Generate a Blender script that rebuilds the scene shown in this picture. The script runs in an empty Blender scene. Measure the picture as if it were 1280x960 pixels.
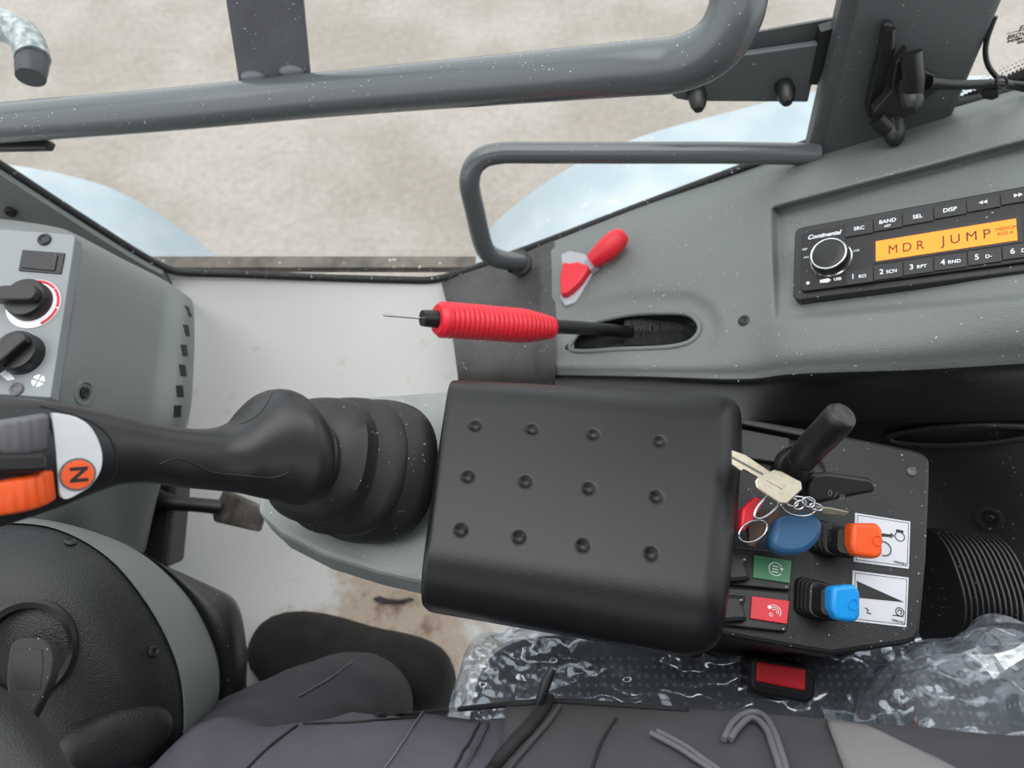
import bpy, bmesh, math, random
from mathutils import Vector, Matrix
from mathutils.bvhtree import BVHTree
random.seed(4)
V = Vector
sc = bpy.context.scene
C = sc.collection

# ------------------------------------------------------------------ camera, sky, exposure
FPX = 900.0                       # focal length in pixels of a 1280x960 frame
TILT = math.radians(33)           # 33 degrees up from straight down
CAM = V((0, 0, 1.10))             # cab floor is z = 0, x runs to the cab's rear, y to its right side
_c, _s = math.cos(TILT), math.sin(TILT)
cam = bpy.data.objects.new('camera', bpy.data.cameras.new('camera'))
C.objects.link(cam)
cam.location = CAM
cam.rotation_euler = (TILT, 0, 0)
cam.data.sensor_width = 36
cam.data.lens = 36 * FPX / 1280
cam.data.clip_start = 0.01
cam.data.dof.use_dof = True
cam.data.dof.focus_distance = 0.50
cam.data.dof.aperture_fstop = 8.0
sc.camera = cam
world = bpy.data.worlds.new('overcast_sky')
sc.world = world
world.use_nodes = True
world.node_tree.nodes['Background'].inputs[0].default_value = (0.93, 0.97, 1.0, 1)
world.node_tree.nodes['Background'].inputs[1].default_value = 1.0
sun_data = bpy.data.lights.new('soft_sun', 'SUN')
sun_data.energy = 1.5
sun_data.angle = math.radians(70)
sun_data.color = (1.0, 0.97, 0.93)
sun = bpy.data.objects.new('soft_sun', sun_data)
C.objects.link(sun)
sun.rotation_euler = (math.radians(4), math.radians(-8), 0)
sc.view_settings.view_transform = 'Standard'
sc.view_settings.look = 'None'
sc.view_settings.gamma = 1
sc.view_settings.use_curve_mapping = False
sc.view_settings.exposure = 0.92

# ------------------------------------------------------------------ measuring helpers
def ray(px, py):
    x = (px - 640) / FPX; v = (480 - py) / FPX
    return V((x, v * _c + _s, v * _s - _c))
def P(px, py, d): return CAM + ray(px, py) * d
def PY(px, py, y):
    r = ray(px, py); return CAM + r * (y / r.y)
def PZ(px, py, z):
    r = ray(px, py); return CAM + r * ((z - CAM.z) / r.z)
def hit(px, py, pt, n):
    r = ray(px, py); return CAM + r * ((pt - CAM).dot(n) / r.dot(n))

# ------------------------------------------------------------------ materials
def s2l(c):
    return tuple(((x / 255) / 12.92 if x <= 10 else (((x / 255) + 0.055) / 1.055) ** 2.4) for x in c) + (1,)
def nd(nt, t, **kw):
    n = nt.nodes.new(t)
    for k, v in kw.items(): setattr(n, k, v)
    return n
def mat(name, rgb, rough=0.5, metal=0.0, bump=0.0, bscale=400.0, dust=0.0, dscale=420.0, mott=0.0, mscale=6.0, spec=0.5, emit=0.0, coat=0.0, rgb2=None, dustcol=(205, 203, 198)):
    m = bpy.data.materials.new(name); m.use_nodes = True
    nt = m.node_tree; b = nt.nodes['Principled BSDF']; L = nt.links.new
    col = s2l(rgb)
    b.inputs['Base Color'].default_value = col
    b.inputs['Roughness'].default_value = rough
    b.inputs['Metallic'].default_value = metal
    b.inputs['Specular IOR Level'].default_value = spec
    if coat: b.inputs['Coat Weight'].default_value = coat; b.inputs['Coat Roughness'].default_value = 0.15
    if emit:
        b.inputs['Emission Color'].default_value = col; b.inputs['Emission Strength'].default_value = emit
    tc = nd(nt, 'ShaderNodeTexCoord')
    out = None
    if mott:
        n = nd(nt, 'ShaderNodeTexNoise'); n.inputs['Scale'].default_value = mscale; n.inputs['Detail'].default_value = 6
        L(tc.outputs['Object'], n.inputs['Vector'])
        mx = nd(nt, 'ShaderNodeMix', data_type='RGBA')
        c2 = s2l(rgb2) if rgb2 else tuple(min(1, c * (1 - mott)) for c in col[:3]) + (1,)
        mx.inputs[6].default_value = col; mx.inputs[7].default_value = c2
        r = nd(nt, 'ShaderNodeMapRange'); r.inputs[1].default_value = 0.4; r.inputs[2].default_value = 0.66
        L(n.outputs['Fac'], r.inputs[0]); L(r.outputs[0], mx.inputs[0])
        out = mx.outputs[2]
    if dust:
        n = nd(nt, 'ShaderNodeTexNoise'); n.inputs['Scale'].default_value = dscale; n.inputs['Detail'].default_value = 1
        n2 = nd(nt, 'ShaderNodeTexNoise'); n2.inputs['Scale'].default_value = dscale / 14
        L(tc.outputs['Object'], n.inputs['Vector']); L(tc.outputs['Object'], n2.inputs['Vector'])
        ad = nd(nt, 'ShaderNodeMath', operation='MULTIPLY_ADD'); ad.inputs[1].default_value = 0.25
        L(n2.outputs['Fac'], ad.inputs[0]); L(n.outputs['Fac'], ad.inputs[2])
        r = nd(nt, 'ShaderNodeMapRange'); r.inputs[1].default_value = 0.900 - dust * 0.1; r.inputs[2].default_value = 0.925 - dust * 0.1
        L(ad.outputs[0], r.inputs[0])
        mx = nd(nt, 'ShaderNodeMix', data_type='RGBA')
        mx.inputs[6].default_value = col; mx.inputs[7].default_value = s2l(dustcol)
        if out: L(out, mx.inputs[6])
        L(r.outputs[0], mx.inputs[0]); out = mx.outputs[2]
    if out: L(out, b.inputs['Base Color'])
    if bump:
        n = nd(nt, 'ShaderNodeTexVoronoi'); n.inputs['Scale'].default_value = bscale
        L(tc.outputs['Object'], n.inputs['Vector'])
        bp = nd(nt, 'ShaderNodeBump'); bp.inputs['Strength'].default_value = bump; bp.inputs['Distance'].default_value = 0.001
        L(n.outputs['Distance'], bp.inputs['Height']); L(bp.outputs[0], b.inputs['Normal'])
    return m
def film(name, clear, rough, bscale, tint=(225, 230, 236), milk=0.10):
    m = bpy.data.materials.new(name); m.use_nodes = True
    nt = m.node_tree; L = nt.links.new; nt.nodes.remove(nt.nodes['Principled BSDF'])
    o = nt.nodes['Material Output']
    t = nd(nt, 'ShaderNodeBsdfTransparent'); t.inputs[0].default_value = (0.97, 0.98, 0.98, 1)
    g = nd(nt, 'ShaderNodeBsdfGlossy'); g.inputs['Roughness'].default_value = rough; g.inputs['Color'].default_value = s2l(tint)
    d = nd(nt, 'ShaderNodeBsdfDiffuse'); d.inputs[0].default_value = s2l(tint)
    mx = nd(nt, 'ShaderNodeMixShader'); m2 = nd(nt, 'ShaderNodeMixShader'); m2.inputs[0].default_value = milk
    L(t.outputs[0], m2.inputs[1]); L(d.outputs[0], m2.inputs[2])
    fr = nd(nt, 'ShaderNodeLayerWeight'); fr.inputs[0].default_value = 0.5
    pw = nd(nt, 'ShaderNodeMath', operation='POWER'); pw.inputs[1].default_value = 4.0
    L(fr.outputs['Facing'], pw.inputs[0])
    ad = nd(nt, 'ShaderNodeMath', operation='MULTIPLY_ADD'); ad.inputs[1].default_value = 0.6; ad.inputs[2].default_value = clear; ad.use_clamp = True
    L(pw.outputs[0], ad.inputs[0]); L(ad.outputs[0], mx.inputs[0])
    L(m2.outputs[0], mx.inputs[1]); L(g.outputs[0], mx.inputs[2]); L(mx.outputs[0], o.inputs[0])
    if bscale:
        tc = nd(nt, 'ShaderNodeTexCoord'); n0 = nd(nt, 'ShaderNodeTexNoise'); n0.inputs['Scale'].default_value = bscale
        n0.inputs['Detail'].default_value = 3
        ad2 = nd(nt, 'ShaderNodeVectorMath', operation='MULTIPLY_ADD'); ad2.inputs[1].default_value = (.10, .10, .10)
        n = nd(nt, 'ShaderNodeTexVoronoi'); n.inputs['Scale'].default_value = bscale * 1.6
        mm = nd(nt, 'ShaderNodeMapping'); mm.inputs['Rotation'].default_value = (0.3, 0.2, 0.6); mm.inputs['Scale'].default_value = (0.6, 1.7, 1.0)
        L(tc.outputs['Object'], n0.inputs['Vector']); L(n0.outputs['Color'], ad2.inputs[0]); L(tc.outputs['Object'], ad2.inputs[2])
        L(ad2.outputs[0], mm.inputs['Vector']); L(mm.outputs[0], n.inputs['Vector'])
        bp = nd(nt, 'ShaderNodeBump'); bp.inputs['Strength'].default_value = 1.0; bp.inputs['Distance'].default_value = 0.02
        L(n.outputs['Distance'], bp.inputs['Height']); L(bp.outputs[0], g.inputs['Normal']); L(bp.outputs[0], fr.inputs['Normal'])
    return m

M = {}
M['grey'] = mat('grey_console_plastic', (108, 113, 111), 0.52, bump=0.25, bscale=700, dust=0.12)
M['grey2'] = mat('grey_painted_steel', (84, 89, 90), 0.24, dust=0.15, dscale=520, spec=0.6)
M['pillar'] = mat('grey_pillar_paint', (78, 81, 82), 0.45, dust=0.05)
M['plate'] = mat('grey_plate_paint', (100, 101, 107), 0.5, mott=0.18, mscale=30, dust=0.25)
M['hvac'] = mat('grey_heater_plastic', (113, 118, 117), 0.55, bump=0.2, bscale=800)
M['hvacpanel'] = mat('grey_control_panel', (130, 135, 137), 0.5)
M['lgrey'] = mat('light_grey_base', (138, 142, 141), 0.5, mott=0.12, mscale=40, dust=0.3)
M['colgrey'] = mat('column_side_grey', (118, 123, 122), 0.5)
M['black'] = mat('black_plastic', (31, 31, 33), 0.42, bump=0.15, bscale=900, dust=0.05)
M['blackt'] = mat('black_textured_plastic', (22, 23, 25), 0.42, bump=0.4, bscale=1000)
M['pad'] = mat('black_armrest_skin', (20, 20, 22), 0.36, bump=0.10, bscale=1500, spec=0.42)
M['rubber'] = mat('black_rubber', (28, 28, 30), 0.48, dust=0.15, dscale=600)
M['grip'] = mat('grip_rubber', (25, 25, 27), 0.40)
M['dark'] = mat('dark_rubber_cover', (66, 64, 63), 0.6, mott=0.35, mscale=30, dust=0.1)
M['deep'] = mat('very_dark_plastic', (19, 19, 21), 0.5, dust=0.02)
M['panelblk'] = mat('black_panel_dusty', (28, 28, 30), 0.5, dust=0.22, dscale=520, bump=0.2, bscale=900)
M['seal'] = mat('black_seal_rubber', (28, 28, 28), 0.6, dust=0.5, dscale=300)
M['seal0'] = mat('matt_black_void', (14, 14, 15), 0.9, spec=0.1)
M['sill'] = mat('weathered_sill', (112, 104, 94), 0.8, mott=0.5, mscale=40, dust=0.5, dscale=160)
M['bristle'] = mat('brush_bristle', (62, 62, 64), 0.6)
M['clip'] = mat('pale_grey_clip', (168, 170, 176), 0.5)
M['red'] = mat('red_rubber', (214, 32, 48), 0.42)
M['redbtn'] = mat('red_button', (238, 50, 62), 0.3, coat=0.3)
M['redlab'] = mat('red_label', (222, 44, 60), 0.4)
M['grnlab'] = mat('green_label', (66, 130, 92), 0.4)
M['orange'] = mat('orange_plastic', (240, 92, 34), 0.4)
M['blue'] = mat('blue_plastic', (24, 150, 228), 0.38)
M['navy'] = mat('blue_key_fob', (42, 88, 128), 0.4)
M['white'] = mat('white_print', (235, 236, 238), 0.5)
M['paper'] = mat('pale_sticker', (212, 215, 222), 0.45)
M['silver'] = mat('silver_button_plate', (208, 211, 214), 0.38, mott=0.06, mscale=60)
M['knobgrey'] = mat('dark_grey_roller', (96, 96, 98), 0.5)
M['chrome'] = mat('chrome', (205, 205, 205), 0.16, metal=1.0)
M['nickel'] = mat('worn_nickel', (205, 196, 176), 0.32, metal=0.85, mott=0.15, mscale=200)
M['bolt'] = mat('black_bolt', (22, 22, 23), 0.4)
M['lcd'] = mat('orange_lcd', (250, 128, 30), 0.5, emit=0.5)
M['lcdink'] = mat('lcd_segments', (70, 40, 20), 0.6)
M['leather'] = mat('brown_leather', (96, 74, 62), 0.7, mott=0.4, mscale=120)
M['galv'] = mat('galvanised_pipe', (112, 122, 122), 0.45, metal=0.2, mott=0.6, mscale=120, rgb2=(178, 184, 184))
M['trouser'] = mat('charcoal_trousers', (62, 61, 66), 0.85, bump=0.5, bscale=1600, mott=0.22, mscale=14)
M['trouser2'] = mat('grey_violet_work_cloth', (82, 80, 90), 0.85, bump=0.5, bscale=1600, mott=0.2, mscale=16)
M['jacket'] = mat('dark_grey_jacket_cloth', (66, 65, 68), 0.85, bump=0.5, bscale=1700, mott=0.15, mscale=20)
M['sleeve'] = mat('light_grey_cloth', (126, 122, 122), 0.85, bump=0.5, bscale=1700, mott=0.12, mscale=20)
M['zip'] = mat('grey_zip_tape', (92, 92, 97), 0.6)
M['stitch'] = mat('black_piping', (26, 26, 28), 0.8)
M['boot'] = mat('black_felt_boot', (29, 28, 27), 0.9, mott=0.35, mscale=30, rgb2=(44, 41, 38), bump=0.6, bscale=500)
M['seatcloth'] = mat('dark_seat_fabric', (42, 43, 48), 0.85)
M['skin'] = mat('skin', (205, 160, 138), 0.55)
M['hair'] = mat('brown_hair', (70, 52, 40), 0.8)
M['pedal'] = mat('worn_pedal_rubber', (70, 66, 62), 0.7, mott=0.5, mscale=60, rgb2=(110, 104, 98))
M['fender'] = mat('pale_blue_mudguard', (158, 171, 178), 0.5, mott=0.2, mscale=9, rgb2=(180, 189, 194), dust=0.35, dscale=60)
M['film'] = film('clear_plastic_film', 0.17, 0.12, 13, milk=0.10, tint=(226, 234, 246))
M['film2'] = film('clear_plastic_bag', 0.09, 0.10, 13, milk=0.10, tint=(222, 230, 242))
M['glass'] = film('window_glass', 0.0, 0.02, 0, milk=0.03)

def floor_mat():
    m = mat('white_soiled_floor', (246, 246, 244), 0.55)
    nt = m.node_tree; L = nt.links.new; b = nt.nodes['Principled BSDF']
    tc = nd(nt, 'ShaderNodeNewGeometry')
    def dist(c, r0, r1):
        v = nd(nt, 'ShaderNodeVectorMath', operation='DISTANCE'); v.inputs[1].default_value = c
        L(tc.outputs['Position'], v.inputs[0])
        r = nd(nt, 'ShaderNodeMapRange'); r.inputs[1].default_value = r1; r.inputs[2].default_value = r0
        L(v.outputs['Value'], r.inputs[0]); return r.outputs[0]
    n = nd(nt, 'ShaderNodeTexNoise'); n.inputs['Scale'].default_value = 26; n.inputs['Detail'].default_value = 8; n.inputs['Roughness'].default_value = 0.65
    L(tc.outputs['Position'], n.inputs['Vector'])
    def mix(prev, c2, d, k, lo, hi):
        ad = nd(nt, 'ShaderNodeMath', operation='MULTIPLY_ADD'); ad.inputs[1].default_value = k
        L(d, ad.inputs[0]); L(n.outputs['Fac'], ad.inputs[2])
        r = nd(nt, 'ShaderNodeMapRange'); r.inputs[1].default_value = lo; r.inputs[2].default_value = hi
        L(ad.outputs[0], r.inputs[0])
        mx = nd(nt, 'ShaderNodeMix', data_type='RGBA'); mx.inputs[7].default_value = s2l(c2)
        if prev is None: mx.inputs[6].default_value = s2l((246, 246, 244))
        else: L(prev, mx.inputs[6])
        L(r.outputs[0], mx.inputs[0]); return mx.outputs[2]
    d1 = dist(PZ(500, 790, 0.004), 0.04, 0.19)
    o = mix(None, (214, 196, 178), d1, 0.46, 0.62, 0.82)
    o = mix(o, (158, 130, 108), d1, 0.33, 0.80, 0.96)
    d2 = dist(PZ(470, 640, 0.004), 0.05, 0.22)
    o = mix(o, (190, 178, 165), d2, 0.10, 0.72, 0.78)
    L(o, b.inputs['Base Color'])
    return m
M['floor'] = floor_mat()
M['panelwhite'] = mat('white_lower_panel', (228, 228, 226), 0.55, mott=0.05, mscale=5)

def gravel_mat():
    m = mat('pale_gravel', (150, 144, 132), 0.9)
    nt = m.node_tree; L = nt.links.new; b = nt.nodes['Principled BSDF']
    tc = nd(nt, 'ShaderNodeTexCoord')
    def noise(s, det):
        n = nd(nt, 'ShaderNodeTexNoise'); n.inputs['Scale'].default_value = s; n.inputs['Detail'].default_value = det
        L(tc.outputs['Object'], n.inputs['Vector']); return n
    a = noise(30, 4); a.inputs['Roughness'].default_value = 0.8
    cr = nd(nt, 'ShaderNodeValToRGB')
    cr.color_ramp.elements[0].position = 0.30; cr.color_ramp.elements[0].color = s2l((134, 128, 121))
    cr.color_ramp.elements[1].position = 0.70; cr.color_ramp.elements[1].color = s2l((160, 154, 146))
    L(a.outputs['Fac'], cr.inputs[0])
    g = noise(1.4, 3)
    mx = nd(nt, 'ShaderNodeMix', data_type='RGBA', blend_type='MULTIPLY'); mx.inputs[0].default_value = 1
    cr2 = nd(nt, 'ShaderNodeValToRGB')
    cr2.color_ramp.elements[0].position = 0.42; cr2.color_ramp.elements[0].color = (0.80, 0.78, 0.75, 1)
    cr2.color_ramp.elements[1].position = 0.58; cr2.color_ramp.elements[1].color = (1, 1, 1, 1)
    L(g.outputs['Fac'], cr2.inputs[0]); L(cr.outputs[0], mx.inputs[6]); L(cr2.outputs[0], mx.inputs[7])
    L(mx.outputs[2], b.inputs['Base Color'])
    bp = nd(nt, 'ShaderNodeBump'); bp.inputs['Strength'].default_value = 0.6; bp.inputs['Distance'].default_value = 0.02
    L(a.outputs['Fac'], bp.inputs['Height']); L(bp.outputs[0], b.inputs['Normal'])
    return m
M['gravel'] = gravel_mat()
def dotted_mat():
    m = mat('dotted_seat_fabric', (46, 47, 53), 0.8)
    nt = m.node_tree; L = nt.links.new; b = nt.nodes['Principled BSDF']
    tc = nd(nt, 'ShaderNodeTexCoord'); n = nd(nt, 'ShaderNodeTexVoronoi'); n.inputs['Scale'].default_value = 140; n.inputs['Randomness'].default_value = 0.15
    L(tc.outputs['Object'], n.inputs['Vector'])
    r = nd(nt, 'ShaderNodeMapRange'); r.inputs[1].default_value = 0.30; r.inputs[2].default_value = 0.22
    L(n.outputs['Distance'], r.inputs[0])
    mx = nd(nt, 'ShaderNodeMix', data_type='RGBA'); mx.inputs[6].default_value = s2l((38, 39, 44)); mx.inputs[7].default_value = s2l((92, 94, 104))
    L(r.outputs[0], mx.inputs[0]); L(mx.outputs[2], b.inputs['Base Color'])
    return m
M['dotted'] = dotted_mat()

# ------------------------------------------------------------------ scene-building helpers
def tag(o, label=None, cat=None, group=None, kind=None):
    if label: o['label'] = label
    if cat: o['category'] = cat
    if group: o['group'] = group
    if kind: o['kind'] = kind
    return o
def thing(name, label, cat, loc, group=None):
    o = bpy.data.objects.new(name, None); C.objects.link(o)
    o.location = loc; o.empty_display_size = 0.02
    return tag(o, label, cat, group)
def wmat(o):
    m = Matrix.Translation(o.location)
    return wmat(o.parent) @ o.matrix_parent_inverse @ m if o.parent else m
def obj(name, verts, faces, m, parent=None, smooth=True, bevel=0, bseg=2, label=None, sub=0, solid=0, flipcheck=True, angle=35):
    me = bpy.data.meshes.new(name)
    me.from_pydata([tuple(v) for v in verts], [], faces)
    bm = bmesh.new(); bm.from_mesh(me)
    bmesh.ops.remove_doubles(bm, verts=bm.verts, dist=1e-6)
    if flipcheck: bmesh.ops.recalc_face_normals(bm, faces=bm.faces)
    bm.to_mesh(me); bm.free()
    # origin at the mesh's own base centre
    xs = [v.co for v in me.vertices]
    c = V((sum(v.x for v in xs) / len(xs), sum(v.y for v in xs) / len(xs), min(v.z for v in xs)))
    me.transform(Matrix.Translation(-c))
    o = bpy.data.objects.new(name, me); C.objects.link(o)
    o.location = c
    if parent:
        o.parent = parent
        o.matrix_parent_inverse = wmat(parent).inverted()
    if m: me.materials.append(M[m] if isinstance(m, str) else m)
    for p in me.polygons: p.use_smooth = smooth
    if bevel:
        b = o.modifiers.new('bevel', 'BEVEL'); b.width = bevel; b.segments = bseg; b.limit_method = 'ANGLE'; b.angle_limit = math.radians(angle)
        b.harden_normals = False
    if sub:
        s = o.modifiers.new('subdivision', 'SUBSURF'); s.levels = sub; s.render_levels = sub
    if solid:
        s = o.modifiers.new('thickness', 'SOLIDIFY'); s.thickness = solid; s.offset = -1
    if smooth and (bevel or angle != 35):
        try:
            for e in me.edges: pass
            me.set_sharp_from_angle(angle=math.radians(50))
        except Exception: pass
    if label: o['label'] = label
    return o

def cr(a, b, c, d, t):
    return 0.5 * ((2 * b) + (c - a) * t + (2 * a - 5 * b + 4 * c - d) * t * t + (3 * b - a - 3 * c + d) * t ** 3)
def spline(pts, n=8, closed=False):
    pts = [V(p) for p in pts]; k = len(pts); out = []
    for i in range(k if closed else k - 1):
        if closed: a, b, c, d = pts[i - 1], pts[i], pts[(i + 1) % k], pts[(i + 2) % k]
        else: a, b, c, d = pts[max(i - 1, 0)], pts[i], pts[i + 1], pts[min(i + 2, k - 1)]
        for j in range(n): out.append(cr(a, b, c, d, j / n))
    if not closed: out.append(pts[-1])
    return out
def tube_geo(pts, r, seg=16, closed=False, caps=True):
    pts = [V(p) for p in pts]; n = len(pts); rs = r if isinstance(r, (list, tuple)) else [r] * n
    vs, fs = [], []; up = None
    for i, p in enumerate(pts):
        a = pts[i - 1] if (i or closed) else p; b = pts[(i + 1) % n] if (i < n - 1 or closed) else p
        t = (b - a).normalized()
        if up is None: up = t.orthogonal().normalized()
        up = (up - t * up.dot(t)).normalized(); s = t.cross(up)
        for k in range(seg):
            an = 2 * math.pi * k / seg
            vs.append(p + (up * math.cos(an) + s * math.sin(an)) * rs[i])
    for i in range(n if closed else n - 1):
        for k in range(seg):
            j = (i + 1) % n
            fs.append((i * seg + k, i * seg + (k + 1) % seg, j * seg + (k + 1) % seg, j * seg + k))
    if caps and not closed:
        fs.append(tuple(range(seg))); fs.append(tuple((n - 1) * seg + k for k in range(seg)))
    return vs, fs
def tube(name, pts, r, m, parent=None, seg=16, closed=False, n=0, label=None):
    if n:
        if isinstance(r, (list, tuple)):
            rr = [x.x for x in spline([(q, 0, 0) for q in r], n, closed)]
        else: rr = r
        pts = spline(pts, n, closed); r = rr
    v, f = tube_geo(pts, r, seg, closed)
    return obj(name, v, f, m, parent, label=label, angle=36 if not closed else 35)
def rings_geo(rings, cap0=True, cap1=True):
    n = len(rings[0]); vs = [p for r in rings for p in r]; fs = []
    for i in range(len(rings) - 1):
        for k in range(n):
            fs.append((i * n + k, i * n + (k + 1) % n, (i + 1) * n + (k + 1) % n, (i + 1) * n + k))
    if cap0: fs.append(tuple(range(n)))
    if cap1: fs.append(tuple((len(rings) - 1) * n + k for k in range(n)))
    return vs, fs
def loft(name, rings, m, parent=None, cap0=True, cap1=True, **kw):
    v, f = rings_geo(rings, cap0, cap1); return obj(name, v, f, m, parent, **kw)
def prism_geo(outline, vec):
    n = len(outline); vs = list(outline) + [p + vec for p in outline]
    fs = [tuple(range(n)), tuple(range(n, 2 * n))] + [(i, (i + 1) % n, (i + 1) % n + n, i + n) for i in range(n)]
    return vs, fs
def pprism(name, pix, at, n, thick, m, parent=None, bevel=0, smooth=False, h=0.0, rnd=0, **kw):
    """prism whose top face lies in the plane through point `at` with normal n; outline given by where sight lines meet it"""
    n = V(n).normalized(); pt = V(at) + n * h
    o = [hit(a, b, pt, n) for a, b in pix]
    if rnd: o = spline(o, rnd, True)
    v, f = prism_geo(o, -n * thick)
    return obj(name, v, f, m, parent, smooth=smooth, bevel=bevel, **kw)
def lerp(a, b, t): return a + (b - a) * t
def netgrid(net, nu, nv):
    """Catmull-Rom patch through a net of (px, py, depth) rows"""
    rows = []
    for r in net:
        s = spline([V(p) for p in r], 16)
        rows.append([s[min(int(round(k / nu * (len(s) - 1))), len(s) - 1)] if False else samp(s, k / nu) for k in range(nu + 1)])
    cols = []
    for k in range(nu + 1):
        s = spline([r[k] for r in rows], 16)
        cols.append([samp(s, j / nv) for j in range(nv + 1)])
    return cols
def samp(s, t):
    x = t * (len(s) - 1); i = min(int(x), len(s) - 2); return s[i].lerp(s[i + 1], x - i)
class Fr:
    def __init__(s, o, ex, n):
        s.o = V(o); s.n = V(n).normalized(); ex = V(ex); s.ex = (ex - s.n * ex.dot(s.n)).normalized(); s.ey = s.n.cross(s.ex)
    def w(s, u, v, h=0.0): return s.o + s.ex * u + s.ey * v + s.n * h
    def pix(s, px, py, h=0.0):
        q = hit(px, py, s.o + s.n * h, s.n) - s.o
        return q.dot(s.ex), q.dot(s.ey)
    def box(s, name, u0, u1, v0, v1, h0, h1, m, parent=None, bevel=0.0, taper=0.0, **kw):
        t = taper
        vs = [s.w(u0, v0, h0), s.w(u1, v0, h0), s.w(u1, v1, h0), s.w(u0, v1, h0), s.w(u0 + t, v0 + t, h1), s.w(u1 - t, v0 + t, h1), s.w(u1 - t, v1 - t, h1), s.w(u0 + t, v1 - t, h1)]
        return obj(name, vs, [(0, 1, 2, 3), (4, 5, 6, 7), (0, 1, 5, 4), (1, 2, 6, 5), (2, 3, 7, 6), (3, 0, 4, 7)], m, parent, smooth=False, bevel=bevel, **kw)
    def poly(s, name, uv, h0, h1, m, parent=None, bevel=0.0, smooth=False, **kw):
        v, f = prism_geo([s.w(u, w_, h0) for u, w_ in uv], s.n * (h1 - h0))
        return obj(name, v, f, m, parent, smooth=smooth, bevel=bevel, **kw)
    def cyl(s, name, u, v, prof, m, parent=None, seg=32, ell=1.0, **kw):
        """lathe about the normal: prof = [(radius, height), ...]"""
        rings = [[s.w(u + r * math.cos(2 * math.pi * k / seg), v + r * ell * math.sin(2 * math.pi * k / seg), h) for k in range(seg)] for r, h in prof]
        return loft(name, rings, m, parent, angle=36, **kw)
    def ring(s, name, u, v, R, r, m, parent=None, h=0.0, a0=0, a1=360, seg=40, **kw):
        full = abs(a1 - a0) >= 360
        k = seg if full else seg + 1
        pts = [s.w(u + R * math.cos(math.radians(a0 + (a1 - a0) * i / seg)), v + R * math.sin(math.radians(a0 + (a1 - a0) * i / seg)), h) for i in range(k)]
        return tube(name, pts, r, m, parent, 8, closed=full, **kw)
    def text(s, body, u, v, size, m, parent, h=0.0, rot=0, name='lettering', ax='CENTER', squash=1.0, shear=0.0, bold=0.0, **kw):
        cu = bpy.data.curves.new('t', 'FONT'); cu.body = body; cu.size = size; cu.align_x = ax; cu.align_y = 'CENTER'; cu.extrude = 0.00012; cu.shear = shear; cu.offset = bold
        t = bpy.data.objects.new('t', cu); C.objects.link(t)
        dg = bpy.context.evaluated_depsgraph_get()
        me = bpy.data.meshes.new_from_object(t.evaluated_get(dg))
        co, sn = math.cos(rot), math.sin(rot)
        vs = [s.w(u + (p.co.x * squash) * co - p.co.y * sn, v + (p.co.x * squash) * sn + p.co.y * co, h + p.co.z) for p in me.vertices]
        fs = [tuple(p.vertices) for p in me.polygons]
        bpy.data.objects.remove(t); bpy.data.curves.remove(cu); bpy.data.meshes.remove(me)
        return obj(name, vs, fs, m, parent, smooth=False, flipcheck=False, **kw)
def bolt(name, at, n, r, h, m, parent, seg=20, hexr=0, **kw):
    f = Fr(at, V((1, 0.3, 0.2)), n)
    o = f.cyl(name, 0, 0, [(r, -0.001), (r, h * 0.6), (r * 0.8, h * 0.92), (r * 0.55, h), (r * 0.45, h * 0.7)], m, parent, seg, **kw)
    return o
def rrect(u0, u1, v0, v1, r, k=5):
    out = []
    for cx, cy, a in ((u1 - r, v1 - r, 0), (u0 + r, v1 - r, 90), (u0 + r, v0 + r, 180), (u1 - r, v0 + r, 270)):
        for i in range(k + 1):
            t = math.radians(a + 90 * i / k); out.append((cx + r * math.cos(t), cy + r * math.sin(t)))
    return out
UP = V((0, 0, 1))
#@@STRUCTURE
# ------------------------------------------------------------------ the setting
YW = 0.65
g = 14
obj('ground', [(-g, -g, -0.9), (g, -g, -0.9), (g, g, -0.9), (-g, g, -0.9)], [(0, 1, 2, 3)], 'gravel')['kind'] = 'structure'
bpy.data.objects['ground']['label'] = 'pale gravel yard outside the cab window'
# floor with a coved outer edge
CV = 0.42
prof = [(-0.75, 0.0), (YW - CV, 0.0)] + [(YW - CV * (1 - t), 0.358 * t ** 1.8) for t in [k / 16 for k in range(1, 17)]]
xs = [-1.0, -0.5, 0.0, 0.5, 0.9]
vs = [V((x, y, z)) for x in xs for y, z in prof]; k = len(prof)
fs = [(i * k + j, i * k + j + 1, (i + 1) * k + j + 1, (i + 1) * k + j) for i in range(len(xs) - 1) for j in range(k - 1)]
tag(obj('floor', vs, fs, 'floor'), 'white soiled cab floor with brown stains', kind='structure')
SEAL = [(-120, 130), (-60, 170), (0, 206), (60, 245), (130, 290), (180, 321), (212, 337), (235, 341), (300, 343), (400, 347), (500, 350), (540, 350), (570, 343), (600, 333), (690, 300), (800, 258), (920, 213), (1000, 183), (1100, 150), (1240, 118), (1400, 70)]
seal3 = [PY(a, b, YW) for a, b in SEAL]
seal_s = spline(seal3, 4)
def under_seal(x0, x1, zb, y, n=30):
    top = [p for p in seal_s if x0 <= p.x <= x1]
    return top
def strip(name, x0, x1, m, y=YW, zb=0.34, label=None, thick=0.003, dz=0.0):
    top = [V((p.x, y, p.z + dz)) for p in seal_s if x0 <= p.x <= x1]
    bot = [V((p.x, y, zb)) for p in top]
    o = top + bot[::-1]
    v, f = prism_geo(o, V((0, thick, 0)))
    return tag(obj(name, v, f, m, smooth=False), label, kind='structure')
strip('wall_right', -0.9, 0.9, 'floor', label='white lower side panel below the window')
strip('trim_1', -0.95, -0.457, 'hvac', y=YW - 0.012, label='grey frame trim below the window at the front corner', thick=0.01)
w1 = thing('window_1', 'side window pane looking out on gravel', 'window', (0, YW, 0.4)); w1['kind'] = 'structure'; del w1['category']
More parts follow.
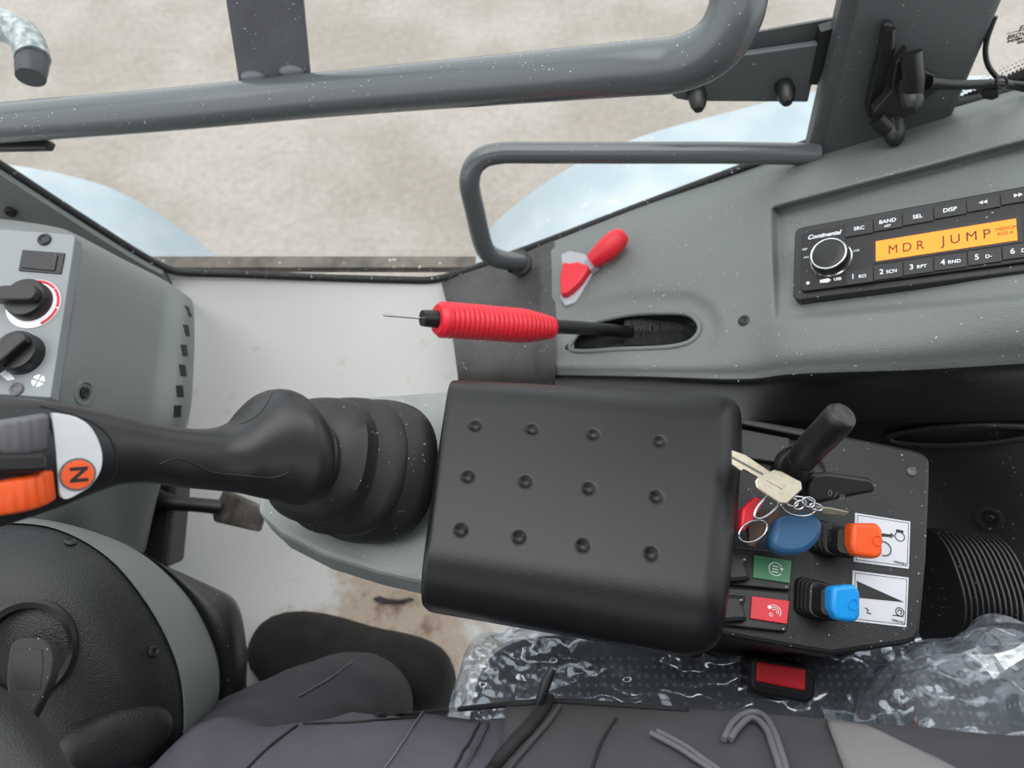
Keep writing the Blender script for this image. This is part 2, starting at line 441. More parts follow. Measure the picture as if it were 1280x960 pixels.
top = [V((p.x, YW + 0.004, p.z - 0.003)) for p in seal_s]
o_ = top + [V((top[-1].x, YW + 0.004, 1.72)), V((top[0].x, YW + 0.004, 1.72))]
v, f = prism_geo(o_, V((0, 0.005, 0)))
obj('pane', v, f, 'glass', w1, smooth=False)
tube('window_seal', seal_s, 0.0052, 'seal', w1, 10)
lx = Fr((-.27, YW + .02, .36), (1, 0, 0), UP)
tag(lx.box('trim_3', -.24, .22, -.008, .012, 0, .010, 'sill'), 'dark outer sill strip below the window glass', kind='structure')
# ceramic border of the rear quarter with its dots
fr_pts = [(1150, 158), (1200, 122), (1240, 104), (1290, 82), (1340, 60), (1340, 150), (1240, 160)]
pprism('frit_band', fr_pts, (0, YW + 0.0025, 0), (0, -1, 0), 0.001, 'deep', w1)
dots = []
dv, df = [], []
for i in range(26):
    for j in range(3):
        px = 1196 + i * 5 + j * 2; py = 121 - (px - 1200) * 0.46 - j * 5
        q = PY(px, py, YW + 0.002); r = 0.0013 - 0.0003 * j
        b = len(dv)
        for k in range(6): dv.append(q + V((r * math.cos(k * math.pi / 3), 0, r * math.sin(k * math.pi / 3))))
        df.append(tuple(range(b, b + 6)))
obj('frit_dots', dv, df, 'deep', w1, smooth=False)['kind'] = 'stuff'
fw = Fr(PY(1275, 42, YW + 0.0015), V((1, 0, 0.28)), V((0, -1, 0)))
for body, px, py, s in (('FIS', 1281, 35, 0.0085), ('________', 1272, 37, 0.0045), ('BRDVOR', 1277, 43, 0.0062), ('INDEM EDAR', 1277, 48, 0.0042), ('00007', 1279, 52, 0.0042)):
    u, v = fw.pix(px, py); fw.text(body, u, v, s, 'deep', w1, name='glass_marking', bold=0.0002)
# roof of the cab, with an opening added to brighten the interior
ro = [V(p) for p in ((-.85, -.75, 1.72), (.85, -.75, 1.72), (.85, .67, 1.72), (-.85, .67, 1.72))]
ri = [V(p) for p in ((-.70, -.05, 1.72), (.60, -.05, 1.72), (.60, .645, 1.72), (-.70, .645, 1.72))]
hz = V((0, 0, .05))
rv = ro + ri + [p + hz for p in ro] + [p + hz for p in ri]
rf_ = []
for k in range(4):
    m_ = (k + 1) % 4
    rf_ += [(k, m_, 4 + m_, 4 + k), (8 + k, 8 + m_, 12 + m_, 12 + k), (k, m_, 8 + m_, 8 + k), (4 + k, 4 + m_, 12 + m_, 12 + k)]
tag(obj('ceiling', rv, rf_, 'pillar', smooth=False), 'grey cab roof frame around a glass hatch', kind='structure')
lw = Fr((0, -.76, 0), (1, 0, 0), UP)  # unseen left panel, put in to cut light on the armrest
tag(lw.box('wall_left', -.85, .85, -.02, .02, 0, 1.28, 'pillar'), 'grey lower half of the left cab door', kind='structure')
# pillar
A0, A1 = PY(1012, 200, 0.61), PY(1060, 0, 0.61)
B0, B1 = PY(1190, 160, 0.61), PY(1262, 0, 0.61)
def ext(a, b, z): return a + (b - a) * ((z - a.z) / (b.z - a.z))
q = [ext(A0, A1, 0.56), ext(B0, B1, 0.56), ext(B0, B1, 1.72), ext(A0, A1, 1.72)]
q[2] = q[2] + V((0, 0.02, 0)); q[3] = q[3] + V((0, 0.02, 0))
v, f = prism_geo(q, V((0, 0.035, 0)))
pil = tag(obj('trim_2', v, f, 'pillar', bevel=0.011, bseg=2), 'grey steel door pillar rising beside the radio', kind='structure')

# ------------------------------------------------------------------ outside: mudguards
def fender(name, pix, y0, y1, label):
    c = spline([PY(a, b, y1) for a, b in pix], 6)
    out = [V((p.x, y1, p.z)) for p in c]; inn = [V((p.x, y0, p.z)) for p in c]; lip = [V((p.x, y1 + 0.004, p.z - 0.035)) for p in c]
    n = len(c); vs = inn + out + lip
    fs = [(i, i + 1, n + i + 1, n + i) for i in range(n - 1)] + [(n + i, n + i + 1, 2 * n + i + 1, 2 * n + i) for i in range(n - 1)]
    return tag(obj(name, vs, fs, 'fender', solid=0.008), label, 'mudguard')
fender('mudguard', [(-420, 210), (-200, 190), (-80, 192), (0, 204), (80, 218), (150, 240), (215, 278), (262, 312), (292, 345), (310, 400)], 0.70, 1.0, 'pale blue curved mudguard outside by the heater console')
fender('mudguard', [(588, 345), (610, 290), (655, 248), (715, 208), (800, 171), (900, 143), (1020, 114), (1140, 98), (1300, 95), (1480, 110)], 0.70, 1.0, 'pale blue curved mudguard outside behind the small grab handle')

# ------------------------------------------------------------------ grey side console
RP = [(968, 262), (1380, 152), (1380, 362), (972, 398)]
def sd_poly(p, poly):
    x, y = p; d = 1e9; inside = False; n = len(poly)
    for i in range(n):
        x1, y1 = poly[i]; x2, y2 = poly[(i + 1) % n]
        ex, ey = x2 - x1, y2 - y1; t = max(0, min(1, ((x - x1) * ex + (y - y1) * ey) / (ex * ex + ey * ey)))
        d = min(d, math.hypot(x - x1 - ex * t, y - y1 - ey * t))
        if (y1 > y) != (y2 > y) and x < (x2 - x1) * (y - y1) / (y2 - y1) + x1: inside = not inside
    return -d if inside else d
def sstep(a, b, x):
    t = max(0, min(1, (x - a) / (b - a))); return t * t * (3 - 2 * t)
SLOT = [(718, 424), (736, 406), (788, 394), (828, 392), (857, 393), (870, 401), (874, 410), (870, 420), (857, 429), (828, 434), (775, 436), (718, 438)]
SL2 = [(700, 446), (740, 438), (790, 440), (840, 438), (872, 420), (875, 400), (858, 385), (820, 384), (780, 390)]
NET = [
 [(688, 303, .905), (800, 259, .86), (920, 214, .825), (1010, 186, .79), (1140, 150, .75), (1250, 118, .72), (1380, 80, .69)],
 [(689, 320, .875), (800, 290, .80), (920, 252, .755), (1006, 225, .71), (1140, 190, .665), (1250, 160, .63), (1380, 120, .60)],
 [(690, 352, .835), (802, 340, .752), (922, 308, .695), (1000, 285, .655), (1140, 250, .60), (1250, 225, .56), (1380, 190, .53)],
 [(690, 400, .79), (804, 400, .72), (924, 375, .665), (994, 355, .628), (1140, 325, .575), (1250, 305, .535), (1380, 280, .50)],
 [(690, 440, .755), (806, 440, .69), (926, 430, .645), (994, 418, .606), (1140, 400, .555), (1250, 385, .52), (1380, 365, .485)],
 [(690, 462, .745), (806, 463, .68), (928, 464, .64), (996, 455, .603), (1140, 448, .555), (1250, 440, .525), (1380, 430, .49)],
 [(692, 480, .77), (808, 484, .70), (930, 490, .66), (998, 488, .63), (1140, 486, .59), (1250, 482, .56), (1380, 476, .53)],
 [(694, 500, .90), (812, 512, .83), (932, 525, .80), (1000, 525, .77), (1140, 528, .74), (1250, 526, .71), (1380, 522, .68)],
]
NU, NV = 250, 150
gr = netgrid(NET, NU, NV)
cons = thing('side_console', 'grey moulded side console carrying the radio and a slotted lever guide', 'console', (0.25, 0.45, 0.5))
vs, idx, pixc = [], {}, []
for i in range(NU + 1):
    for j in range(NV + 1):
        p = gr[i][j]; d = p.z
        a = sd_poly((p.x, p.y), RP) if p.x > 930 and 130 < p.y < 430 else 99
        d += lerp(.028, .007, sstep(250, 390, p.y + (p.x - 995) * .15)) * (1 - sstep(-5, 6, a))
        b = sd_poly((p.x, p.y), SLOT) if 680 < p.x < 940 and 350 < p.y < 480 else 99
        d += 0.006 * (1 - sstep(14, 34, b)) if p.y < 455 else 0
        idx[i, j] = len(vs); vs.append(P(p.x, p.y, d)); pixc.append((p.x, p.y))
fs, fs2 = [], []
for i in range(NU):
    for j in range(NV):
        q = (idx[i, j], idx[i + 1, j], idx[i + 1, j + 1], idx[i, j + 1])
        cx = sum(pixc[k][0] for k in q) / 4; cy = sum(pixc[k][1] for k in q) / 4
        if 700 < cx < 890 and 380 < cy < 445 and sd_poly((cx, cy), SLOT) < 0: continue
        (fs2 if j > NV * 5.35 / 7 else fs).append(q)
def pick(f): 
    u = sorted({k for q in f for k in q}); m_ = {k: i for i, k in enumerate(u)}
    return [vs[k] for k in u], [tuple(m_[k] for k in q) for q in f]
consb = obj('console_shell', *pick(fs), 'grey', cons)
obj('console_shade_band', *pick(fs2), 'black', cons, label='black lower skirt of the console')  # same shell curving under; black colour stands for its shadow
def bvh_of(o):
    me = o.data; mw = wmat(o)
    return BVHTree.FromPolygons([mw @ v.co for v in me.vertices], [tuple(p.vertices) for p in me.polygons])
CB = BVHTree.FromPolygons(vs, [(idx[i, j], idx[i + 1, j], idx[i + 1, j + 1], idx[i, j + 1]) for i in range(NU) for j in range(NV)])
def on(b, px, py, lift=0.0):
    r = ray(px, py).normalized(); h = b.ray_cast(CAM, r)
    if h[0] is None: return None, None
    n = h[1] if h[1].dot(r) < 0 else -h[1]
    return h[0] + n * lift, n
# slot: lip, liner, bristles
lip = []
for a, b in SLOT:
    cx, cy = 795, 414
    q = on(CB, cx + (a - cx) * 1.01, cy + (b - cy) * 1.04)[0]; lip.append(q if q else P(a, b, .735))
lip = spline(lip, 4, True)
tube('slot_lip', lip, 0.0026, 'grey', cons, 8, closed=True)
dn = V((0.0, 0.25, -1)).normalized()
loft('slot_liner', [lip, [p + dn * 0.035 for p in lip]], 'deep', cons, cap0=False, cap1=True)
bv, bf = [], []
for k in range(210):
    t = k / 209; 
    for side in (0, 1):
        px = 782 + 86 * t + random.uniform(-1, 1); py0 = 398 if side == 0 else 431; py1 = 413 + random.uniform(-2, 2)
        if px > 858: py0 = 404 if side == 0 else 426
        d = lerp(.742, .712, t)
        a = P(px, py0, d + .008); b = P(px + random.uniform(-4, 4), py1, d + .003 + random.uniform(-.002, .002)); w = V((0.0006, 0, 0))
        n0 = len(bv); bv += [a - w, a + w, b + w * .3 , b - w * .3]; bf.append((n0, n0 + 1, n0 + 2, n0 + 3))
obj('slot_bristles', bv, bf, 'bristle', cons, smooth=False, flipcheck=False)['kind'] = 'stuff'
# dark front cover of the console, with creases
N2 = [[(552, 354, .972), (580, 342, .955), (640, 322, .93), (676, 307, .91), (693, 300, .905)],
      [(562, 400, .90), (590, 395, .875), (640, 385, .85), (676, 378, .825), (694, 376, .815)],
      [(572, 470, .82), (600, 468, .80), (640, 467, .775), (676, 466, .755), (694, 466, .745)],
      [(580, 560, .90), (605, 560, .88), (645, 560, .86), (680, 560, .85), (696, 560, .84)]]
g2 = netgrid(N2, 30, 30)
vs, fs = [], []
for i in range(31):
    for j in range(31):
        p = g2[i][j]; e = -0.006 if p.x > 673 else (0.004 if abs(p.y - (392 - (p.x - 600) * .22)) < 5 and 598 < p.x < 672 else 0)
        vs.append(P(p.x, p.y, p.z + e))
for i in range(30):
    for j in range(30): fs.append((i * 31 + j, (i + 1) * 31 + j, (i + 1) * 31 + j + 1, i * 31 + j + 1))
obj('front_cover', vs, fs, 'dark', cons, label='dark rubbery front cover of the console')
for px, py in ((930, 401), (711, 434)):
    q, n = on(CB, px, py); bolt('screw', q, n, 0.0052 if px > 800 else 0.0038, 0.002, 'bolt', cons)
q, n = on(CB, 1002, 330)
# ------------------------------------------------------------------ black rear corner and lower trims
rc = thing('rear_corner_trim', 'black plastic corner trim with a dark oval recess behind the switch panel', 'trim panel', PZ(1230, 620, 0.35))
N3 = [[(930, 505, .80), (1040, 512, .78), (1160, 512, .75), (1300, 506, .71), (1420, 500, .68)],
      [(930, 540, .88), (1040, 545, .84), (1160, 540, .79), (1300, 535, .74), (1420, 530, .70)],
      [(940, 620, .86), (1050, 620, .84), (1170, 600, .80), (1300, 590, .74), (1420, 580, .70)],
      [(940, 720, .84), (1050, 720, .82), (1170, 700, .80), (1300, 690, .74), (1420, 680, .70)],
      [(940, 830, .82), (1050, 830, .80), (1170, 820, .78), (1300, 800, .73), (1420, 790, .70)]]
g3 = netgrid(N3, 40, 30)
vs = [P(p.x, p.y, p.z) for c in g3 for p in c]
fs = [(i * 31 + j, (i + 1) * 31 + j, (i + 1) * 31 + j + 1, i * 31 + j + 1) for i in range(40) for j in range(30)]
rcb = obj('corner_shell', vs, fs, 'deep', rc)
RB = bvh_of(rcb)
ov = []
for k in range(48):
    t = 2 * math.pi * k / 48
    q = on(RB, 1205 + 95 * math.cos(t), 541 + 13 * math.sin(t) - 4 * math.cos(t), .004)[0]
    if q: ov.append(q)
tube('oval_rim', ov, .0035, 'black', rc, 8, closed=True)
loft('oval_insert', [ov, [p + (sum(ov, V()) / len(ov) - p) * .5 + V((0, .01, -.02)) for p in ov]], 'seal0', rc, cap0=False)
for px, py in ((1238, 648),):
    q, n = on(RB, px, py)
    ff = Fr(q, (1, 0, 0), n); ff.cyl('screw_well', 0, 0, [(0.013, -0.002), (0.013, 0.004), (0.009, 0.0042), (0.008, 0.0)], 'black', rc); bolt('screw', q, n, 0.005, 0.003, 'bolt', rc)

# ------------------------------------------------------------------ radio
rad_o = P(995, 332, .629); ex = P(1280, 288, .533) - rad_o; ey = P(993, 288, .641) - P(998, 377, .617)
R = Fr(rad_o, ex, ex.cross(ey))
radio = thing('car_radio', 'black car radio with glowing orange display set in the grey console', 'radio', R.w(0.095, 0, -0.02))
uu = R.pix(993, 288)[1]; ul = R.pix(998, 377)[1]
R.poly('bezel', rrect(-0.001, 0.188, ul, uu, 0.006), -0.035, 0.004, 'black', radio, bevel=0.0015)
fu0, fv1 = R.pix(1003, 291, .006); _, fv0 = R.pix(1004, 365, .006)
face = R.poly('faceplate', rrect(fu0, 0.182, fv0, fv1, 0.004), 0.003, 0.0075, 'deep', radio, bevel=0.0008)
H = 0.0075
def Rp(px, py): return R.pix(px, py, H)
LC = [Rp(1095, 303), Rp(1270, 273), Rp(1270, 300), Rp(1096, 328)]
u0 = LC[0][0]; u1 = LC[1][0]; v1 = (LC[0][1] + LC[1][1]) / 2; v0 = (LC[2][1] + LC[3][1]) / 2
R.box('display_surround', u0 - .003, u1 + .003, v0 - .002, v1 + .003, H - .001, H + .0006, 'bolt', radio)
disp = R.box('display', u0, u1, v0, v1, H, H + .0009, 'lcd', radio, label='glowing orange display reading MDR JUMP')
hh = v1 - v0
R.text('M D R', lerp(u0, u1, .23), lerp(v0, v1, .44), hh * .62, 'lcdink', disp, H + .0010, squash=.85)
R.text('J U M P', lerp(u0, u1, .66), lerp(v0, v1, .48), hh * .62, 'lcdink', disp, H + .0010, squash=.92)
R.text('MEDIUM', lerp(u0, u1, .935), lerp(v0, v1, .62), hh * .2, 'lcdink', disp, H + .0010)
R.text('RDS A', lerp(u0, u1, .925), lerp(v0, v1, .40), hh * .2, 'lcdink', disp, H + .0010)
def button(pixels, words, first=False):
    us = [Rp(*p) for p in pixels]
    a0, a1 = us[0][0], us[1][0]; b1 = (us[0][1] + us[1][1]) / 2; b0 = (us[2][1] + us[3][1]) / 2
    b = R.box('button', a0 + .0003, a1 - .0003, b0, b1, H - .001, H + .0014, 'black', radio, bevel=.0004)
    for body, fu, fv, sz in words: R.text(body, lerp(a0, a1, fu), lerp(b0, b1, fv), sz, 'white', b, H + .0016, bold=.00006)
tops = [(1057, 282), (1092, 275), (1128, 268), (1167, 260), (1208, 251), (1250, 243), (1296, 233)]
lbl = [[('SRC', .5, .5, .0046)], [('BAND', .5, .62, .0046), ('AST', .5, .25, .0028)], [('SEL', .5, .5, .0048)], [('DISP', .5, .5, .0048)], None, None]
for k in range(6):
    (xa, ya), (xb, yb) = tops[k], tops[k + 1]
    pix4 = [(xa, ya), (xb, yb), (xb, yb + 17), (xa, ya + 15)]
    button(pix4, lbl[k] or [])
    if k >= 4:
        s = 1 if k == 5 else -1
        cu, cv = Rp((xa + xb) / 2, (ya + yb) / 2 + 7)
        for t in (-1, 1):
            c0 = cu + t * .0014
            R.poly('arrow_mark', [(c0 - s * .0013, cv - .0016), (c0 + s * .0013, cv), (c0 - s * .0013, cv + .0016)], H + .0014, H + .0017, 'white', radio)
bots = [(1057, 340), (1092, 334), (1129, 328), (1167, 322), (1209, 316), (1252, 309), (1300, 301)]
lb2 = [('1', 'RO'), ('2', 'SCN'), ('3', 'RPT'), ('4', 'RND'), ('5', 'D-'), ('6', 'D+')]
for k in range(6):
    (xa, ya), (xb, yb) = bots[k], bots[k + 1]
    button([(xa, ya), (xb, yb), (xb, yb + 19), (xa, ya + 17)], [(lb2[k][0], .28, .5, .0062), (lb2[k][1], .62, .45, .0040)])
ku, kv = R.pix(1036, 318, H + .009)
R.cyl('knob_ring', ku, kv, [(.0163, H - .001), (.0166, H + .0012), (.0156, H + .002), (.0146, H + .001)], 'chrome', radio, 48)
knob = R.cyl('volume_knob', ku, kv, [(.0145, H), (.0140, H + .010), (.0128, H + .011), (.006, H + .0108)], 'bolt', radio, 48)
R.ring('knob_edge', ku, kv, .0136, .0010, 'chrome', knob, H + .0105)
R.text('Continental', *Rp(1030, 294), .0056, 'white', radio, H + .0003, shear=.25, bold=.00012)
R.text('REP', *Rp(1006, 312), .0026, 'white', radio, H + .0003)
R.text('MN', *Rp(1008, 322), .0026, 'white', radio, H + .0003)
R.text('\u21BB/OK', *Rp(1068, 315), .003, 'white', radio, H + .0003) if False else R.text('CL/OK', *Rp(1068, 314), .0028, 'white', radio, H + .0003)
a = Rp(1010, 354); R.cyl('jack_mark', a[0], a[1], [(.0014, H), (.0014, H + .0004)], 'white', radio, 16)
a = Rp(1032, 351); R.poly('usb_mark', [(a[0] - .0045, a[1] - .0012), (a[0] + .002, a[1] - .002), (a[0] + .0045, a[1]), (a[0] + .002, a[1] + .002), (a[0] - .0045, a[1] + .0012)], H, H + .0004, 'white', radio)
a = Rp(1047, 349); R.text('USB', a[0], a[1], .0034, 'white', radio, H + .0003, bold=.0001)

# ------------------------------------------------------------------ red parking brake lever
pb = thing('parking_brake_lever', 'parking brake lever with a ribbed red grip rising out of the console slot', 'lever', P(800, 416, .745))
ax = [P(800, 416, .755), P(740, 411, .718), P(690, 408, .692)]
tube('shaft', ax, [.0062, .0066, .0072], 'bolt', pb, 16, n=4)
g0, g1 = P(692, 410, .693), P(546, 399, .628)
axis = (g1 - g0); L = axis.length; axn = axis.normalized(); e1 = axn.orthogonal().normalized(); e2 = axn.cross(e1)
rings = []
NR = 150
for k in range(NR + 1):
    t = k / NR
    r = lerp(.0112, .0158, sstep(0, .32, t))
    if t < .04: r *= math.sqrt(max(0.02, 1 - ((.04 - t) / .04) ** 2)) * .35 + .65
    if t > .97: r *= 1 - .18 * ((t - .97) / .03)
    elif .06 < t < .93: r += .0006 * math.sin(t * 2 * math.pi * 25)
    elif t >= .93: r += .0004
    c = g0 + axis * t
    rings.append([c + (e1 * math.cos(q) + e2 * math.sin(q)) * r for q in [2 * math.pi * i / 28 for i in range(28)]])
loft('ribbed_grip', rings, 'red', pb, label='red ribbed rubber grip', angle=36)
b1 = g1 + axn * 0.014
btn = tube('release_button', [g1 - axn * .004, g1 + axn * .008, b1], [.0078, .0076, .0070], 'bolt', pb, 18)
tube('release_pin', [b1, b1 + axn * 0.035], .0011, 'chrome', pb, 8)

# ------------------------------------------------------------------ red emergency hammer in its bracket
hq, hn = on(CB, 735, 335, 0.0)
hn = (hn + V((0, -.3, .5))).normalized()
ham = thing('emergency_hammer', 'red and grey emergency hammer clipped to the console below the window', 'hammer', hq)
pprism('bracket', [(701, 318), (712, 313), (731, 317), (739, 330), (748, 322), (744, 332), (738, 345), (727, 365), (719, 378), (706, 382), (700, 372), (704, 350)], hq, hn, .010, 'clip', ham, bevel=.0015, h=.010)
pprism('hammer_head', [(703, 326), (712, 328), (722, 326), (738, 332), (726, 350), (716, 360), (708, 366), (700, 368), (699, 345)], hq, hn, .012, 'red', ham, bevel=.003, h=.019)
pprism('neck_clip', [(729, 324), (739, 318), (747, 330), (737, 337)], hq, hn, .012, 'clip', ham, bevel=.002, h=.018)
hc = [hit(740, 327, hq + hn * .018, hn), hit(757, 313, hq + hn * .022, hn), hit(770, 301, hq + hn * .022, hn), hit(777, 295, hq + hn * .020, hn)]
tube('handle', hc, [.0090, .0128, .0125, .0098], 'red', ham, 20, n=5)

# ------------------------------------------------------------------ rails and handles by the window
rail = thing('grab_rail', 'thick grey tubular grab rail crossing the side window', 'grab rail', P(800, 86, .53))
rr = .0190
_e = P(-120, 167, .75); _d = _e - P(0, 154, .715)
pts = [_e + _d * ((-.88 - _e.x) / _d.x), _e, P(0, 154, .715), P(200, 138, .68), P(400, 119, .645), P(600, 102, .587), P(780, 87, .53), P(848, 80, .512), P(893, 58, .495), P(917, 22, .482), P(925, -20, .472), P(932, -120, .45)]
tube('rail_tube', pts, rr, 'grey2', rail, 28, n=8)
yv = P(340, 100, .655).y + .004
pl = pprism('mounting_plate', [(299, 108), (388, 98), (350, -300), (235, -300)], (0, yv, 0), (0, -1, 0), .006, 'plate', rail, bevel=.001)
for px, py in ((316, 97), (364, 90)):
    q = PY(px, py, yv - .002); f_ = Fr(q, (1, 0, 0), (0, -1, .3))
    f_.cyl('weld_bead', 0, 0, [(.012, -.004), (.0105, .001), (.006, .003), (.002, .0035)], 'plate', rail, 20, ell=.55)
pprism('rail_bracket', [(-60, 168), (52, 170), (62, 177), (58, 186), (-60, 188)], P(30, 180, .73), (0, -.6, .8), .012, 'bolt', rail, bevel=.002)
sh = thing('bent_grab_bar', 'slim bent grey grab handle fixed to the console and pillar', 'grab handle', P(648, 326, .885))
pts = [P(1022, 193, .75), P(900, 191, .75), P(780, 191, .755), P(680, 191, .76), P(622, 192, .762), P(596, 203, .765), P(587, 228, .775), P(594, 265, .80), P(603, 303, .83), P(612, 318, .845), P(628, 325, .858), P(650, 328, .885)]
tube('handle_tube', pts, .0112, 'grey2', sh, 20, n=6)
f_ = Fr(P(648, 328, .885), (1, 0, 0), (-.3, -.5, .8)); f_.cyl('foot_plate', 0, 0, [(.016, -.006), (.016, 0), (.012, .002)], 'dark', sh, 24)
bolt('bolt', P(638, 337, .872), V((-.2, -.6, .8)), .004, .004, 'bolt', sh)
fp = Fr((-.90, .63, 0), (1, 0, 0), UP)
tag(fp.box('trim_4', -.035, .035, -.03, .04, 0, 1.72, 'pillar', bevel=.008), 'grey front cab pillar at the windscreen corner', kind='structure')
# galvanised pipe end outside, front corner
mp = thing('pipe_elbow', 'scuffed galvanised pipe elbow with a black end plug outside the window', 'pipe', P(30, 50, .80))
tube('pipe', [V((-1.15, .76, .74)), P(-60, 20, .82), P(-15, 27, .81), P(15, 36, .80), P(33, 50, .79), P(41, 74, .78)], .0175, 'galv', mp, 20, n=6)
tube('end_plug', [P(41, 73, .782), P(39.5, 84, .776), P(38.5, 97, .772)], [.0160, .0160, .0145], 'bolt', mp, 20)
# dark clamp plate of the window
cl = thing('window_clamp', 'dark clamp plate with two black bolts holding the window glass', 'clamp', PY(940, 125, .64))
pprism('backing_plate', [(836, 60), (1050, 22), (1030, 70), (836, 110)], (0, YW - .004, 0), (0, -1, 0), .003, 'pillar', cl)
pprism('clamp_plate', [(836, 116), (846, 124), (862, 127), (1010, 128), (1027, 55), (840, 82)], (0, .632, 0), (0, -1, 0.0), .008, 'pillar', cl, bevel=.0015)
pprism('gasket', [(1026, 40), (1047, 34), (1022, 106), (1012, 106)], (0, .630, 0), (0, -1, 0), .012, 'bolt', cl)
for px, py in ((870, 115), (979, 107)):
    q = PY(px, py, .632); tube('bolt', [q, q + V((0, -.012, .001)), q + V((0, -.020, -.002)), q + V((0, -.024, -.003))], [.0092, .0092, .0072, .0045], 'bolt', cl, 20)
# latch on the pillar
la = thing('window_latch', 'black hinged window latch bolted to the grey pillar', 'latch', PY(1130, 170, .60))
pprism('base_plate', [(1105, 33), (1112, 29), (1120, 34), (1121, 60), (1112, 85), (1098, 140), (1094, 152), (1086, 148), (1083, 138), (1092, 95), (1100, 68)], (0, .600, 0), (0, -1, 0), .010, 'black', la, bevel=.002)
tube('lever', [PY(1113, 36, .592), PY(1112, 60, .589)], [.0042, .0042], 'bolt', la, 12)
tube('hinge_barrel', [PY(1139, 66, .585), PY(1142, 100, .575), PY(1140, 132, .57)], [.0088, .0088, .0086], 'bolt', la, 20)
pprism('hinge_arm', [(1120, 80), (1135, 62), (1155, 88), (1180, 100), (1180, 110), (1150, 128), (1125, 155), (1094, 152), (1092, 140), (1115, 115)], (0, .588, .70), (0, -1, .1), .012, 'black', la, bevel=.0015)
for a_, b_ in (((1140, 128), .566), ((1118, 168), .575)):
    q = PY(a_[0], a_[1], b_); tube('bolt', [q + V((0, .02, .006)), q, q + V((0, -.006, -.003)), q + V((0, -.009, -.005))], [.0098, .0098, .0075, .004], 'bolt', la, 20)
tube('lower_link', [PY(1096, 148, .585), PY(1108, 160, .58), PY(1122, 164, .578)], .008, 'bolt', la, 14)
cb = thing('window_cable', 'black cable with a tie block running from the latch to the rear', 'cable', PY(1238, 118, .60))
tube('cable_run', [PY(1160, 103, .585), PY(1182, 105, .588), PY(1204, 106, .59), PY(1240, 105, .595), PY(1262, 106, .60), PY(1310, 116, .61)], [.0062, .0052, .0044, .0042, .0040, .0040], 'bolt', cb, 12, n=6)
tube('cable_loop', [PY(1244, 20, .62), PY(1233, 52, .615), PY(1233, 75, .61), PY(1242, 92, .605), PY(1258, 103, .60), PY(1310, 108, .60)], .0024, 'bolt', cb, 10, n=6)
tube('cable_tie', [PY(1252 + 7 * math.cos(t), 103 + 8 * math.sin(t), .592 + .004 * math.cos(t)) for t in [k * math.pi / 6 for k in range(12)]], .0012, 'bolt', cb, 8, closed=True)
pprism('tie_block', [(1229, 112), (1248, 112), (1249, 122), (1240, 126), (1229, 124)], (0, .592, 0), (0, -1, 0), .01, 'bolt', cb, bevel=.001)
# ------------------------------------------------------------------ heater console at the front
hv = thing('heater_console', 'grey heater console with two black rotary knobs and side air slots', 'console', P(120, 600, .75))
N4 = [
 [(-520, 262, 0.820), (-160, 262, .76), (-40, 270, .74), (20, 276, .73), (70, 284, .725), (95, 293, .73), (150, 322, .77), (205, 350, .82), (238, 373, .86), (236, 376, 1.0)],
 [(-520, 285, 0.750), (-160, 285, .69), (-40, 290, .675), (20, 294, .665), (70, 300, .66), (98, 310, .665), (150, 335, .71), (205, 365, .765), (241, 392, .805), (238, 396, .97)],
 [(-520, 390, 0.720), (-160, 390, .66), (-40, 390, .645), (15, 392, .635), (60, 394, .63), (86, 400, .64), (135, 415, .68), (195, 435, .735), (240, 450, .78), (236, 452, .95)],
 [(-520, 500, 0.700), (-160, 500, .64), (-40, 500, .625), (0, 500, .615), (45, 502, .61), (72, 505, .62), (120, 515, .665), (180, 525, .72), (232, 528, .765), (228, 530, .93)],
 [(-520, 590, 0.720), (-160, 590, .66), (-40, 600, .655), (0, 600, .65), (40, 605, .65), (70, 612, .66), (105, 618, .69), (145, 612, .74), (200, 600, .79), (196, 600, .93)],
 [(-520, 720, 0.780), (-160, 720, .72), (-40, 720, .715), (0, 720, .71), (40, 720, .71), (70, 720, .72), (105, 720, .75), (145, 715, .79), (180, 690, .84), (178, 690, .95)],
]
g4 = netgrid(N4, 110, 70)
vs = [P(p.x, p.y, p.z) for c in g4 for p in c]
fs = [(i * 71 + j, (i + 1) * 71 + j, (i + 1) * 71 + j + 1, i * 71 + j + 1) for i in range(110) for j in range(70)]
hvb = obj('console_shell', vs, fs, 'hvac', hv)
HB = bvh_of(hvb)
c0 = on(HB, 45, 395)[0]; ca_ = on(HB, 8, 395)[0]; cb_ = on(HB, 80, 398)[0]; ct = on(HB, 60, 310)[0]; cd = on(HB, 40, 490)[0]
n = (cb_ - ca_).cross(ct - cd).normalized()
K = Fr(c0 + n * .0035, cb_ - ca_, n)
pan = [K.pix(*p) for p in ((-30, 284), (91, 293), (94, 296), (63, 497), (-60, 489))]
K.poly('control_panel', pan, -.012, 0, 'hvacpanel', hv, bevel=.001, label='lighter grey control panel')
a = [K.pix(*p) for p in ((29, 313), (82, 317), (77, 343), (24, 339))]
bl = K.poly('blank_switch', a, -.001, .0015, 'black', hv, bevel=.0006)
a = [K.pix(*p) for p in ((32, 316), (74, 320), (70, 340), (28, 336))]; K.poly('switch_cap', a, .001, .0028, 'knobgrey' if False else 'black', bl, bevel=.0005)
